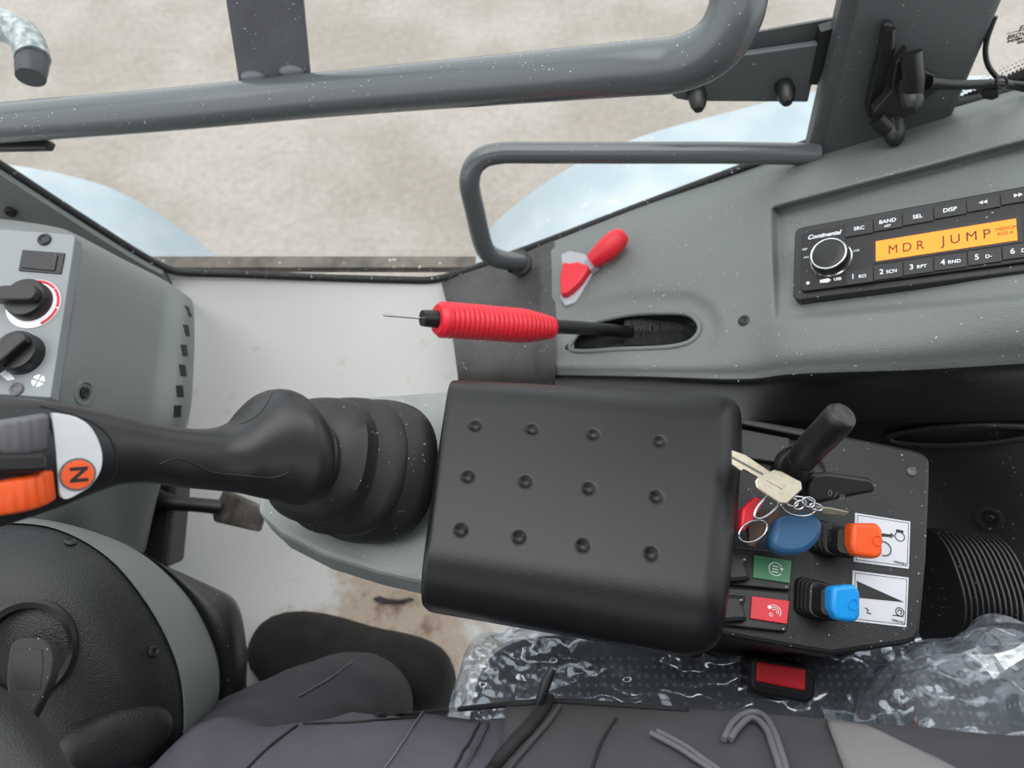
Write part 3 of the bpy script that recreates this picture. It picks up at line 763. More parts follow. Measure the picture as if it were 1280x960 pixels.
def knob_at(px, py, R0, ang, ring):
    u, v = K.pix(px, py)
    if ring:
        ru, rv = K.pix(42, 380)
        K.cyl('dial_disc', ru, rv, [(.0232, -.001), (.0232, .0008), (.022, .001), (.01, .001)], 'white', hv, 48)
        for a0 in range(-58, 150, 52): K.ring('dial_arc', ru, rv, .0215, .0012, 'redlab', hv, .0010, a0, a0 + 48, 14)
    kb = K.cyl('rotary_knob', u, v, [(R0, 0), (R0 * .96, .010), (R0 * .90, .012), (R0 * .5, .0122)], 'bolt', hv, 40)
    c, s = math.cos(ang), math.sin(ang)
    def L(x, y): return (u + x * c - y * s, v + x * s + y * c)
    K.poly('pointer', [L(-R0 * 1.55, -.0035), L(-R0 * .6, -.0068), L(R0 * .7, -.0068), L(R0 * .86, 0), L(R0 * .7, .0068), L(-R0 * .6, .0068), L(-R0 * 1.55, .0045)], .006, .021, 'bolt', kb, bevel=.0018)
knob_at(40, 378, .0185, math.radians(3), True)
knob_at(29, 443, .0185, math.radians(52), False)
u, v = K.pix(48, 476)
for k in range(4):
    t = k * math.pi / 2 + .5
    K.poly('fan_mark', [(u + .0008 * math.cos(t), v + .0008 * math.sin(t))] + [(u + .0055 * math.cos(t + q), v + .0055 * math.sin(t + q)) for q in (-.62, -.3, 0, .3, .62)], 0, .0004, 'white', hv)
a = [K.pix(*p) for p in ((-4, 462), (4, 458), (14, 468), (19, 474), (10, 476), (2, 470))]; K.poly('speed_mark', a, 0, .0004, 'white', hv)
a = [K.pix(*p) for p in ((-6, 440), (1, 432), (4, 428), (5, 436), (0, 450))]; K.poly('speed_mark', a, 0, .0004, 'white', hv)
for px, py in ((56, 300), (21, 487)):
    q = K.w(*K.pix(px, py)); bolt('screw', q, K.n, .0058, .0028, 'knobgrey' if py > 400 else 'bolt', hv)
q, n = on(HB, 105, 491); ff = Fr(q, (1, 0, 0), n)
ff.cyl('screw_well', 0, 0, [(.0115, -.004), (.0115, .0012), (.0095, .0014), (.0085, -.001)], 'hvac', hv); bolt('screw', q + n * .0005, n, .0055, .002, 'bolt', hv)
for k, (px, py) in enumerate(((236.5, 389), (234.5, 413), (232, 438), (229.5, 463), (226, 489), (223, 514))):
    q, n = on(HB, px - 1, py)
    if q is None: continue
    ff = Fr(q, P(px, py + 10, .8) - P(px, py - 10, .8), n)
    ff.box('air_slot', -.0062, .0062, -.0042, .0042, -.01, .0006, 'deep', hv, bevel=.0005)
q = PY(13, 265, YW - .014); bolt('screw', q, (0, -1, .2), .0065, .004, 'bolt', hv)
# pedal and its post
pd = thing('foot_pedal', 'worn black foot pedal on a short arm above the white floor', 'pedal', PZ(290, 660, 0))
z0 = P(180, 640, .88)
for nm, pix_, d_, th in (('pedal_post', [(152, 603), (218, 604), (214, 650), (208, 712), (150, 712)], .86, .05),):
    pprism(nm, pix_, P(180, 650, d_), (0, -.5, .85), th, 'black', pd, bevel=.006)
tube('pedal_arm', [P(190, 622, .85), P(215, 628, .85), P(245, 631, .86), P(275, 634, .87)], [.0125, .0095, .0085, .009], 'bolt', pd, 14, n=4)
pprism('pedal_pad', [(279, 611), (327, 634), (318, 664), (266, 652), (264, 640)], P(295, 638, .875), (-.45, -.25, .85), .012, 'pedal', pd, bevel=.003)

tag(pprism('floor_slit', [(466, 748), (474, 745), (484, 748), (498, 750), (513, 747), (517, 749), (502, 753), (488, 753), (480, 754), (470, 751)], PZ(490, 750, .026), (0, -.2, 1), .012, 'deep'), 'dark sliver of debris lying on the brown floor stain', 'debris')  # dark solid standing in for a slit in the floor cover
# ------------------------------------------------------------------ steering column and wheel
sco = thing('steering_column', 'steering column with black textured cover and grey side shell', 'steering column', PZ(60, 860, 0.0))
def bound(pix, d): return [P(a, b, d if not callable(d) else d(a, b)) for a, b in spline([V((a, b, 0)) for a, b in pix], 4, True) for a, b in [(a, b)]] if False else [(p.x, p.y) for p in spline([V((a, b, 0)) for a, b in pix], 5, True)]
B1 = [(-220, 655), (-100, 652), (0, 653), (70, 661), (135, 697), (185, 757), (218, 822), (229, 880), (226, 960), (215, 1060), (60, 1100), (-220, 1060)]
B2 = [(-220, 640), (-100, 640), (20, 644), (108, 661), (180, 692), (238, 745), (270, 805), (278, 850), (272, 905), (255, 1060), (70, 1120), (-220, 1080)]
B3 = [(-220, 640), (-100, 642), (20, 646), (112, 666), (190, 700), (258, 730), (295, 752), (307, 800), (308, 850), (290, 1060), (80, 1130), (-220, 1080)]
b1, b2, b3 = bound(B1, 0), bound(B2, 0), bound(B3, 0)
ctr = (20, 850)
def ringat(b, t, d, c=ctr): return [P(c[0] + (x - c[0]) * t, c[1] + (y - c[1]) * t, d) for x, y in b]
top = [ringat(b1, t, .470 + .055 * t ** 3 + (.012 if t > .99 else 0)) for t in (.02, .2, .4, .6, .72, .82, .9, .95, .985, 1.0)]
scb = loft('top_cover', top + [ringat(b1, 1.0, .56)], 'blackt', sco, cap1=False, label='black textured top cover')
def mixr(a, b, t, d): return [P(lerp(p[0], q[0], t), lerp(p[1], q[1], t), d) for p, q in zip(a, b)]
loft('side_shell', [mixr(b1, b2, -.05, .545), mixr(b1, b2, 0.02, .524), mixr(b1, b2, .06, .527), mixr(b1, b2, .5, .575), mixr(b1, b2, .9, .64), mixr(b1, b2, 1.0, .68)], 'colgrey', sco, cap0=False, cap1=False, label='grey side shell')
loft('lower_shell', [mixr(b2, b3, -.1, .66), mixr(b2, b3, .3, .655), mixr(b2, b3, .9, .68), mixr(b2, b3, 1.0, .72), mixr(b2, b3, 1.0, .95)], 'black', sco, cap0=False, cap1=False)
SB = bvh_of(scb)
q, n = on(SB, 190, 814)
for px, py in ((191, 815), (88, 678)):
    q, n = on(SB, px, py)
    if q: bolt('screw', q, n, .0042, .002, 'bolt', sco)
# raised bulge near the wheel
q, n = on(SB, 150, 925)
f_ = Fr(q, (1, 0, 0), n); f_.cyl('cover_bulge', 0, 0, [(.036, -.006), (.034, .002), (.029, .006), (.018, .008), (.005, .0085)], 'blackt', sco, 40, ell=.6)
q, n = on(SB, 34, 812)
nn = (n + V((.2, -.1, .3))).normalized(); f_ = Fr(q, (1, 0, 0), nn)
f_.cyl('socket_collar', 0, 0, [(.030, -.004), (.031, .003), (.029, .005), (.0255, .004), (.024, -.002), (.01, -.003)], 'bolt', sco, 48, ell=1.05)
st = thing('column_lever', 'black paddle-shaped lever standing in a round socket on the steering column', 'lever', q)
LP = [(10, 822), (14, 806), (24, 798), (46, 797), (60, 803), (67, 816), (65, 843), (56, 866), (44, 890), (33, 907), (24, 906), (17, 890), (8, 858)]
lp_at = P(38, 850, .425)
ln = V((.15, -.15, 1))
pprism('paddle', LP, lp_at, ln, .010, 'rubber', st, bevel=.003, rnd=3, smooth=True)
pprism('paddle_inset', [(16, 822), (22, 812), (52, 812), (54, 830), (50, 862), (20, 862), (15, 845)], lp_at, ln, .002, 'bolt', st, h=.0005, bevel=.0004)
tube('lever_stem', [P(45, 818, .44), P(34, 812, .47)], .008, 'bolt', st, 14)
sw = tag(tube('steering_wheel', [V((-.352 + .185 * math.cos(t), -.105 + .182 * math.sin(t), .70 + .02 * math.cos(t))) for t in [2 * math.pi * k / 72 for k in range(72)]], .0155, 'blackt', None, 20, closed=True), 'black steering wheel rim cutting the lower left corner', 'steering wheel')

# ------------------------------------------------------------------ multifunction joystick
js = thing('joystick', 'black joystick with orange N button, two thumb rollers and a pleated boot', 'joystick', P(500, 595, .545))
GS = [(402, 540, 602, .466, .020), (399, 532, 610, .464, .0245), (394, 526, 617, .462, .0265), (389, 524, 620, .4605, .027), (386, 519, 624, .459, .0305), (377, 507, 628, .456, .033), (364, 492, 630, .452, .034), (347, 486, 626, .448, .032), (327, 492, 622, .443, .030), (309, 508, 618, .438, .027), (292, 527, 615, .432, .024), (262, 536, 612, .425, .022), (220, 534, 608, .413, .0215), (180, 527, 603, .402, .0215), (145, 518, 606, .391, .022), (110, 510, 618, .380, .023), (70, 503, 634, .366, .0235), (30, 499, 648, .353, .024), (-10, 497, 660, .340, .024), (-60, 500, 668, .325, .023), (-75, 520, 650, .322, .012)]
jaxis = (P(20, 570, .345) - P(390, 562, .458)).normalized()
upimg = V((0, _c, _s))
J1 = (upimg - jaxis * upimg.dot(jaxis)).normalized(); J2 = jaxis.cross(J1)
if J2.dot(CAM - P(200, 560, .4)) < 0: J2 = -J2
def selling(c, a, b, m, ex=2.4, e1=None, e2=None):
    e1 = e1 or J1; e2 = e2 or J2; out = []
    for k in range(m):
        t = 2 * math.pi * k / m; co, si = math.cos(t), math.sin(t)
        out.append(c + e1 * (a * math.copysign(abs(co) ** (2 / ex), co)) + e2 * (b * math.copysign(abs(si) ** (2 / ex), si)))
    return out
gv = [V((cx, (a + b) / 2, d)) for cx, a, b, d, r in GS]; gh = [V(((b - a) / 2 * d / FPX, r, 0)) for cx, a, b, d, r in GS]
gs, ghs = spline(gv, 5), spline(gh, 5)
gripb = loft('grip', [selling(P(p.x, p.y, p.z), max(h.x, .002), max(h.y, .002), 40, 2.5) for p, h in zip(gs, ghs)], 'grip', js)
JB = bvh_of(gripb)
# seams of the hand grip moulding
def seam(name, pix, b, r, m, parent, lift=0.0, **kw):
    pts = []
    for a, c in [(p.x, p.y) for p in spline([V((x, y, 0)) for x, y in pix], 5)]:
        q, n = on(b, a, c, lift)
        if q: pts.append(q)
    return tube(name, pts, r, m, parent, 8, **kw) if len(pts) > 2 else None
seam('grip_seam', [(300, 530), (315, 524), (330, 510), (340, 492)], JB, .0004, 'bolt', js)
seam('grip_seam', [(200, 580), (220, 573), (240, 578), (265, 590), (300, 594), (340, 597), (362, 590)], JB, .0005, 'bolt', js)
seam('head_seam', [(50, 507), (90, 518), (120, 530), (138, 548), (146, 570), (145, 590), (138, 603)], JB, .0007, 'bolt', js)
# face plate with the N badge
q, n0 = on(JB, 95, 568); pn = (J2 * .85 + (CAM - q).normalized() * .15).normalized()
PL = [(66, 521), (69, 517), (75, 517), (94, 521), (111, 531), (122, 548), (128, 568), (126, 588), (114, 607), (97, 618), (84, 624), (77, 621), (74, 610), (70, 565)]
plate = pprism('button_plate', PL, q, pn, .008, 'silver', js, h=.0035, bevel=.0012, smooth=True, rnd=3)
JN = Fr(q + pn * .0037, P(128, 565, .37) - P(70, 570, .37), pn)
u, v = JN.pix(97, 593)
JN.cyl('badge_rim', u, v, [(.0080, -.001), (.0080, .0003), (.0072, .0005)], 'knobgrey', plate, 36)
JN.cyl('badge', u, v, [(.0070, 0), (.0070, .0006), (.004, .0008)], 'orange', plate, 36, label='orange round badge with letter N')
JN.text('N', u, v, .0105, 'bolt', plate, .0009, rot=math.radians(-95), name='letter', bold=.0003)
def roller(name, ax0, ax1, R0, m, ridges):
    A, B = ax0, ax1; axn = (B - A).normalized(); e1 = axn.orthogonal().normalized(); e2 = axn.cross(e1)
    rings = []
    for t, k in ((0, .86), (.06, .97), (.12, 1), (.88, 1), (.94, .97), (1, .86)):
        c = A.lerp(B, t); ring = []
        for i in range(ridges * 4):
            a = 2 * math.pi * i / (ridges * 4); r = R0 * k * (1 if i % 4 in (0, 1) else .972)
            ring.append(c + (e1 * math.cos(a) + e2 * math.sin(a)) * r)
        rings.append(ring)
    return loft(name, rings, m, js, angle=30)
roller('thumb_roller', P(4, 520, .336), P(8, 566, .338), .0180, 'knobgrey', 24)
rb = roller('thumb_roller', P(10, 591, .3365), P(15, 633, .3385), .0180, 'orange', 24)
rb['label'] = 'orange ribbed thumb roller'
pprism('roller_bridge', [(-20, 568), (57, 566), (60, 590), (-20, 593)], P(20, 580, .322), pn, .014, 'bolt', js, bevel=.002)
# pleated boot
bo = [(380, 562, .458, .020, .020), (388, 565, .464, .030, .030), (390, 566, .467, .033, .034), (393, 569, .471, .038, .040), (397, 573, .480, .0418, .0428), (402, 575, .484, .0425, .0435), (404, 576, .486, .0405, .0415), (405, 577, .488, .033, .033), (412, 579, .493, .036, .036), (420, 580, .499, .0455, .0455), (428, 581, .504, .0485, .0485), (433, 582, .507, .0485, .0485), (435, 582, .509, .046, .046), (436, 583, .511, .037, .037), (444, 584, .516, .041, .041), (452, 586, .523, .0505, .0505), (460, 587, .528, .0530, .0530), (466, 588, .532, .0530, .0530), (468, 588, .534, .050, .050), (469, 589, .536, .043, .043), (476, 590, .541, .045, .045)]
ba = (P(385, 566, .462) - P(474, 590, .54)).normalized()
E1 = (upimg - ba * upimg.dot(ba)).normalized(); E2 = ba.cross(E1)
bst = [V((a, b, c)) for a, b, c, d, e in bo]
loft('boot', [selling(P(a, b, c), d, e, 56, 2.5, E1, E2) for a, b, c, d, e in bo], 'rubber', js, angle=40)

# ------------------------------------------------------------------ joystick base and armrest
ar = thing('armrest', 'black padded armrest with twelve round dimples on a pale grey base', 'armrest', PZ(720, 640, .40))
pprism('base_plate', [(352, 540), (392, 505), (455, 495), (620, 484), (620, 752), (535, 729), (470, 714), (405, 694), (350, 666), (322, 640), (326, 590)], (0, 0, .602), (0, 0, 1), .035, 'lgrey', ar, bevel=.004, label='pale grey joystick base')
Z0 = .668
cor = [PZ(563, 458, Z0 - .006), PZ(938, 474, Z0 - .006), PZ(912, 812, Z0 - .006), PZ(522, 744, Z0 - .006)]
DIM = [PZ(a, b, Z0) for a, b in ((594, 532), (665, 536), (742, 542), (825, 550), (585, 596), (657, 602), (736, 610), (821, 620), (576, 662), (649, 671), (729, 681), (815, 691))]
AU, AV = 190, 160
W = (cor[3] - cor[0]).length; Lh = (cor[1] - cor[0]).length
vs = []; ru = .13
def arm(u, v):
    s = 1.0
    if u > 1 - ru:
        t = min(1, (u - (1 - ru)) / ru); s = 1 - .16 * (1 - math.sqrt(max(0, 1 - t * t)))
    if u < .025:
        t = (.025 - u) / .025; s = 1 - .02 * (1 - math.sqrt(max(0, 1 - t * t)))
    vv = .5 + (v - .5) * s
    bow = .012 * (1 - (2 * vv - 1) ** 2)
    uu = u + (bow * u)
    p = lerp(lerp(cor[0], cor[1], uu), lerp(cor[3], cor[2], uu), vv)
    def rd(x, R): return 0 if x >= R else R - math.sqrt(max(0, R * R - (R - x) ** 2))
    dr = max(rd(v * W, .034), rd((1 - v) * W, .034)) * .8
    d2 = rd((1 - u) * Lh, .024); d3 = rd(u * Lh, .006)
    z = Z0 - math.sqrt(dr * dr + d2 * d2 + d3 * d3) - .004 * (2 * v - 1) ** 2 - .003 * u * u
    for q in DIM:
        r = math.hypot(p.x - q.x, p.y - q.y)
        if r < .0058: z -= .0030 * max(0, 1 - (r / .0047) ** 2)
    return V((p.x, p.y, z))
for i in range(AU + 1):
    a = i / AU; a = a if a < .97 else .97 + (a - .97)
    for j in range(AV + 1): vs.append(arm(a, j / AV))
fs = [(i * (AV + 1) + j, (i + 1) * (AV + 1) + j, (i + 1) * (AV + 1) + j + 1, i * (AV + 1) + j + 1) for i in range(AU) for j in range(AV)]
loop = [i * (AV + 1) for i in range(AU + 1)] + [AU * (AV + 1) + j for j in range(1, AV + 1)] + [i * (AV + 1) + AV for i in range(AU - 1, -1, -1)] + [j for j in range(AV - 1, 0, -1)]
cc = sum((vs[k] for k in loop), V()) / len(loop)
base = len(vs)
for k in loop:
    p = vs[k]; q = cc + (p - cc) * .985; vs.append(V((q.x, q.y, min(p.z - .006, .622))))
n_ = len(loop)
for k in range(n_): fs.append((loop[k], loop[(k + 1) % n_], base + (k + 1) % n_, base + k))
fs.append(tuple(base + k for k in range(n_)))
obj('pad', vs, fs, 'pad', ar, label='black dimpled pad')

# ------------------------------------------------------------------ black switch panel
pn_ = V((.02, -.12, 1)).normalized(); p0 = P(1050, 680, .525)
ps = thing('switch_panel', 'dusty black switch panel behind the armrest with two pictogram stickers', 'control panel', PZ(1040, 700, .40))
S = Fr(p0, hit(1163, 572, p0, pn_) - hit(930, 522, p0, pn_), pn_)
def Sp(px, py, h=0): return S.pix(px, py, h)
pprism('panel_top', [(840, 508), (930, 522), (1040, 541), (1140, 561), (1156, 566), (1163, 575), (1163, 600), (1159, 700), (1151, 790), (1146, 800), (1136, 804), (1040, 818), (1005, 812), (860, 786)], p0, pn_, .02, 'panelblk', ps, bevel=.003, label='dusty black top plate')
pprism('panel_body', [(840, 520), (1150, 575), (1145, 798), (1010, 806), (860, 780)], p0 - pn_ * .015, pn_, .16, 'deep', ps, bevel=.004)
# storage tray edge
for pix_, h_ in (([(926, 523), (1010, 539), (1008, 546), (926, 530)], .010), ([(926, 535), (988, 547), (986, 580), (926, 572)], .006)):
    pprism('tray_lid' if h_ > .008 else 'tray_cover', pix_, p0, pn_, .012, 'black', ps, h=h_, bevel=.0012)
for px, py in ((1139, 590), (1137, 596)) [:1]:
    bolt('screw', S.w(*Sp(px, py)), S.n, .0036, .002, 'knobgrey', ps)
bolt('chrome_screw', S.w(*Sp(1016, 538, .012), .012), S.n, .0036, .003, 'chrome', ps)
# stickers
def sticker(c4, label):
    o = pprism('sticker', c4, p0, pn_, .0008, 'paper', ps, h=.0006, label=label)
    c = V((sum(a for a, b in c4) / 4, sum(b for a, b in c4) / 4, 0))
    k4 = [S.w(*Sp(c.x + (a - c.x) * .92, c.y + (b - c.y) * .91), .0008) for a, b in c4]
    tube('border_line', k4, .00022, 'deep', o, 6, closed=True)
    return o
s1 = sticker([(1069, 641), (1138, 652), (1136, 711), (1067, 702)], 'pale sticker with engine and arrow pictograms')
s2 = sticker([(1066, 713), (1136, 722), (1133, 784), (1064, 776)], 'pale sticker with a black wedge, snail and hare pictograms')
pprism('wedge_mark', [(1071, 726), (1130, 752.5), (1073, 747)], p0, pn_, .0004, 'deep', s2, h=.0010)
u, v = Sp(1124, 671)
S.ring('gear_mark', u, v, .0034, .0003, 'deep', s1, .0009); S.poly('gear_cap', rrect(u - .0026, u + .0026, v + .0032, v + .005, .0004), .0006, .0010, 'deep', s1)
pprism('arrow_mark', [(1100, 668), (1103, 666.5), (1113, 668), (1114, 666), (1118, 670), (1113, 673), (1113, 671), (1103, 670.5), (1101, 672)], p0, pn_, .0004, 'deep', s1, h=.0010)
u, v = Sp(1104, 686); S.ring('dial_mark', u, v, .0052, .0005, 'knobgrey', s1, .0009, -100, 110, 20)
S.text('10003407', *Sp(1124, 704), .0024, 'deep', s1, .0008); S.text('10003422', *Sp(1122, 777), .0024, 'deep', s2, .0008)
u, v = Sp(1124, 765); S.ring('snail_mark', u, v, .0028, .0003, 'deep', s2, .0009); S.ring('snail_mark', u, v, .0013, .0003, 'deep', s2, .0009, -90, 190, 16)
tube('snail_foot', [S.w(*Sp(1115, 769), .0009), S.w(*Sp(1122, 770), .0009), S.w(*Sp(1129, 771), .0009)], .0003, 'deep', s2, 6)
tube('hare_mark', [S.w(*Sp(1081, 760), .0009), S.w(*Sp(1085, 763), .0009), S.w(*Sp(1083, 766), .0009), S.w(*Sp(1088, 767.5), .0009)], .0004, 'deep', s2, 6)
# rocker switches
def rocker(frame_pix, lab_pix, horn_pix, m, name, label, icon):
    t = thing('rocker_switch', label, 'switch', S.w(*Sp(*frame_pix[0])), 'rocker switches beside the armrest')
    pprism('switch_frame', frame_pix, p0, pn_, .010, 'black', t, h=.005, bevel=.001)
    lab = pprism('switch_cap', lab_pix, p0, pn_, .006, m, t, h=.0068, bevel=.0004)
    pprism('rocker_paddle', horn_pix, p0, pn_, .014, 'black', t, h=.013, bevel=.003)
    cx = sum(a for a, b in lab_pix) / 4 + 4; cy = sum(b for a, b in lab_pix) / 4
    u, v = S.pix(cx, cy, .007)
    if icon == 'green':
        S.ring('icon_ring', u, v, .0046, .00035, 'white', lab, .0071, 30, 330, 30)
        S.poly('icon_arrow', [(u + .003, v + .0018), (u + .0056, v + .0018), (u + .0044, v - .0006)], .0068, .0072, 'white', lab)
        for k in (-1, 0, 1): S.box('icon_bar', u - .0022, u + .002, v + k * .002 - .0003, v + k * .002 + .0003, .0068, .0072, 'white', lab)
    else:
        for r in (.0016, .0030, .0044): S.ring('icon_arc', u + .001, v - .001, r, .0003, 'white', lab, .0071, -30, 150, 18)
        S.cyl('icon_dot', u - .0026, v + .0012, [(.0013, .0068), (.0013, .0072)], 'white', lab, 14)
        S.ring('icon_key', u - .0012, v - .0036, .0011, .0003, 'white', lab, .0071, seg=14)
    return t
rocker([(905, 681), (991, 691), (989, 738), (905, 730)], [(943, 694), (990, 701), (987, 729), (941, 722)], [(905, 690), (940, 693), (934, 706), (941, 725), (905, 728)], 'grnlab', 'rocker', 'rocker switch with a green label and circular arrow icon', 'green')
rocker([(900, 733), (988, 741), (984, 790), (900, 781)], [(940, 745), (987, 751), (984, 780), (938, 773)], [(900, 742), (936, 744), (930, 756), (937, 776), (900, 778)], 'redlab', 'rocker', 'rocker switch with a red label and horn waves icon', 'red')
# two proportional levers
def mini(name, label, boot, kn, m, dz):
    t = thing('control_lever', label, 'lever', S.w(*Sp(*boot[0][0])), 'coloured control levers on the switch panel')
    rings = []
    for (cx, cy), hw, hh, h in boot:
        u, v = S.pix(cx, cy, h)
        rings.append([S.w(u + a, v + b, h) for a, b in rrect(-hw, hw, -hh, hh, min(hw, hh) * .45, 4)])
    loft('boot', rings, 'rubber', t, angle=30)
    kp, kd = kn
    at_ = S.w(*S.pix(kp[0], kp[1], dz), dz)
    F2 = Fr(at_, S.ex, (S.n + S.ex * .12 + V((0, -.2, 0))).normalized())
    c = [F2.pix(*p) for p in kd]
    kb = F2.poly('lever_cap', c, -.008, .004, m, t, bevel=.003, bseg=3, smooth=True)
    return t, F2, kb
def pleats(cx, cy, dx, dy, n, w, hh, h0, h1):
    out = [((cx, cy), w, hh, -.002)]
    for k in range(n):
        t = k / n; t2 = (k + .8) / n
        out.append(((cx + dx * t, cy + dy * t), w * (1 - .12 * t), hh * (1 - .12 * t), lerp(h0, h1, t)))
        out.append(((cx + dx * t2, cy + dy * t2), w * (1 - .12 * t) * .97, hh * (1 - .12 * t) * .97, lerp(h0, h1, t2)))
        out.append(((cx + dx * t2, cy + dy * t2), w * .78, hh * .80, lerp(h0, h1, t2) + .0002))
    out.append(((cx + dx * 1.15, cy + dy * 1.15), w * .72, hh * .72, h1 + .003)); out.append(((cx + dx * 1.4, cy + dy * 1.4), w * .6, hh * .65, h1 + .012))
    return out
t, F2, kb = mini('orange', 'orange capped control lever with a black pleated boot', pleats(1030, 672, 22, 4, 4, .0125, .0130, .001, .014), ((1080, 677), [(1062, 654), (1094, 654), (1100, 663), (1100, 694), (1092, 699), (1065, 694), (1061, 680)]), 'orange', .030)
u, v = F2.pix(1092, 676); F2.ring('cap_ring', u, v, .0034, .0003, 'orange', kb, .0045, seg=24)
t, F2, kb = mini('blue', 'blue capped control lever with a black pleated boot', pleats(1016, 748, 18, 4, 4, .0130, .0135, .001, .014), ((1056, 754), [(1037, 733), (1066, 730), (1072, 740), (1072, 770), (1066, 778), (1043, 775), (1036, 760)]), 'blue', .030)
u, v = F2.pix(1062, 755); F2.ring('cap_ring', u, v, .0034, .0003, 'blue', kb, .0045, seg=24)
# ------------------------------------------------------------------ keys
ky = thing('key_bunch', 'bunch of keys and tags lying between the armrest and the switch panel', 'keys', S.w(*Sp(960, 640), .01))
kn_ = (V((.1, -.25, 1))).normalized(); kp_ = P(974, 605, .468)
key = pprism('silver_key', [(947, 597), (968, 587), (978, 589), (1002, 602), (1003, 612), (984, 630), (975, 629), (946, 610), (944, 602)], kp_, kn_, .0028, 'nickel', ky, bevel=.0008)
pprism('key_blade', [(915, 563), (932, 569), (963, 590), (950, 598), (930, 586), (926, 588), (915, 580)], kp_, kn_, .002, 'nickel', key)
pprism('key_groove', [(915, 570), (955, 592), (953, 594), (915, 573)], kp_, kn_, .0006, 'knobgrey', key, h=.0002)
pprism('key_recess', [(958, 600), (966, 596), (984, 606), (978, 612)], kp_, kn_, .0006, 'nickel', key, h=.0005, bevel=.0002)
pprism('red_tag', [(929, 636), (946, 620), (957, 627), (942, 650), (931, 664), (926, 664)], P(942, 640, .482), (.3, -.2, .9), .006, 'red', ky, bevel=.0015)
pprism('leather_tag', [(934, 652), (950, 640), (968, 636), (976, 640), (974, 652), (958, 668), (944, 682), (936, 684), (937, 670)], P(955, 660, .492), (.2, -.3, .9), .004, 'leather', ky, bevel=.001)
BF = [(968, 660), (974, 648), (990, 643), (1010, 640), (1024, 645), (1030, 658), (1026, 674), (1014, 687), (998, 693), (978, 692), (966, 684), (964, 672)]
fob = pprism('blue_fob', BF, P(998, 668, .485), (.1, -.25, .95), .012, 'navy', ky, bevel=.004, smooth=True, rnd=2)
def loop(name, c, ru, rv, d, rot, r, dd=0.0, m='chrome'):
    pts = []
    for k in range(28):
        t = 2 * math.pi * k / 28; x, y = ru * math.cos(t), rv * math.sin(t)
        pts.append(P(c[0] + x * math.cos(rot) - y * math.sin(rot), c[1] + x * math.sin(rot) + y * math.cos(rot), d + dd * math.cos(t)))
    return tube(name, pts, r, m, ky, 8, closed=True)
loop('split_ring', (960, 632), 22, 9, .468, -.75, .0009, .006)
loop('split_ring', (998, 633), 22, 12, .474, .15, .0009, .004)
loop('split_ring', (941, 664), 19, 12, .475, -.5, .0008, .004)
loop('chain_link', (990, 628), 8, 5, .468, .3, .0008)
loop('chain_link', (1000, 631), 8, 5, .468, -.5, .0008)
loop('chain_link', (1011, 628), 8, 6, .466, .4, .0008)
loop('chain_link', (1020, 634), 8, 4, .468, .3, .0008)
pprism('key_tab', [(1020, 633), (1040, 635), (1062, 640), (1056, 645), (1030, 642)], P(1040, 639, .475), (.1, -.6, .8), .002, 'nickel', ky, bevel=.0004)
# black remote fob
rm = thing('remote_fob', 'black glossy remote fob standing on the switch panel', 'remote', S.w(*Sp(1050, 615), .0))
rf = Fr(P(1058, 608, .485), S.ex + V((0, -.08, 0)), (.0, -.45, .9))
c = [rf.pix(*p) for p in ((1010, 604), (1018, 592), (1034, 590), (1090, 598), (1097, 607), (1094, 616), (1060, 622), (1022, 630), (1012, 624))]
rf.poly('fob_body', c, -.014, 0, 'bolt', rm, bevel=.003, smooth=True)
for s_, (px, py) in zip(('0', '/', '4'), ((1033, 624), (1045, 622), (1056, 623))): pass
rf.text('0 / #', *rf.pix(1045, 619), .006, 'knobgrey', rm, .0003)
# black tubular lever
bl = thing('black_lever', 'plain black cylindrical lever handle leaning over the switch panel', 'lever', S.w(*Sp(1000, 590), 0))
tube('handle', [P(990, 594, .492), P(998, 581, .482), P(1012, 562, .468), P(1040, 533, .446), P(1051, 520, .437), P(1054, 517, .435)], [.0085, .0088, .0096, .0100, .0094, .006], 'grip', bl, 24, n=4)
tube('handle_collar', [P(995, 586, .485), P(1003, 575, .477)], .0102, 'bolt', bl, 24)
f_ = Fr(S.w(*Sp(996, 592), .002), S.ex, S.n); f_.cyl('pivot_base', 0, 0, [(.020, -.004), (.020, .004), (.014, .010), (.008, .012)], 'bolt', bl, 28)

# ------------------------------------------------------------------ bellows behind the panel
be = thing('bellows', 'black ribbed rubber bellows standing behind the switch panel', 'bellows', PZ(1200, 740, .40))
rings = []
for k in range(13):
    t = k / 12
    for dt, sc_ in ((0, 1.0), (.35, 1.0), (.5, .90), (.95, .90)):
        q = (k + dt) / 13
        c = P(1146 + 88 * q, 736 + 6 * q, .615 + .03 * q * q)
        R1, R2 = .050 * sc_, .046 * sc_
        rings.append([c + V((0.0, 1, .0)) * (R1 * math.copysign(abs(math.cos(a)) ** .75, math.cos(a))) * 1.0 + V((.25, 0, 1)).normalized() * (R2 * math.copysign(abs(math.sin(a)) ** .75, math.sin(a))) for a in [2 * math.pi * i / 40 for i in range(40)]])
loft('bellows_skin', rings, 'rubber', be, angle=30)

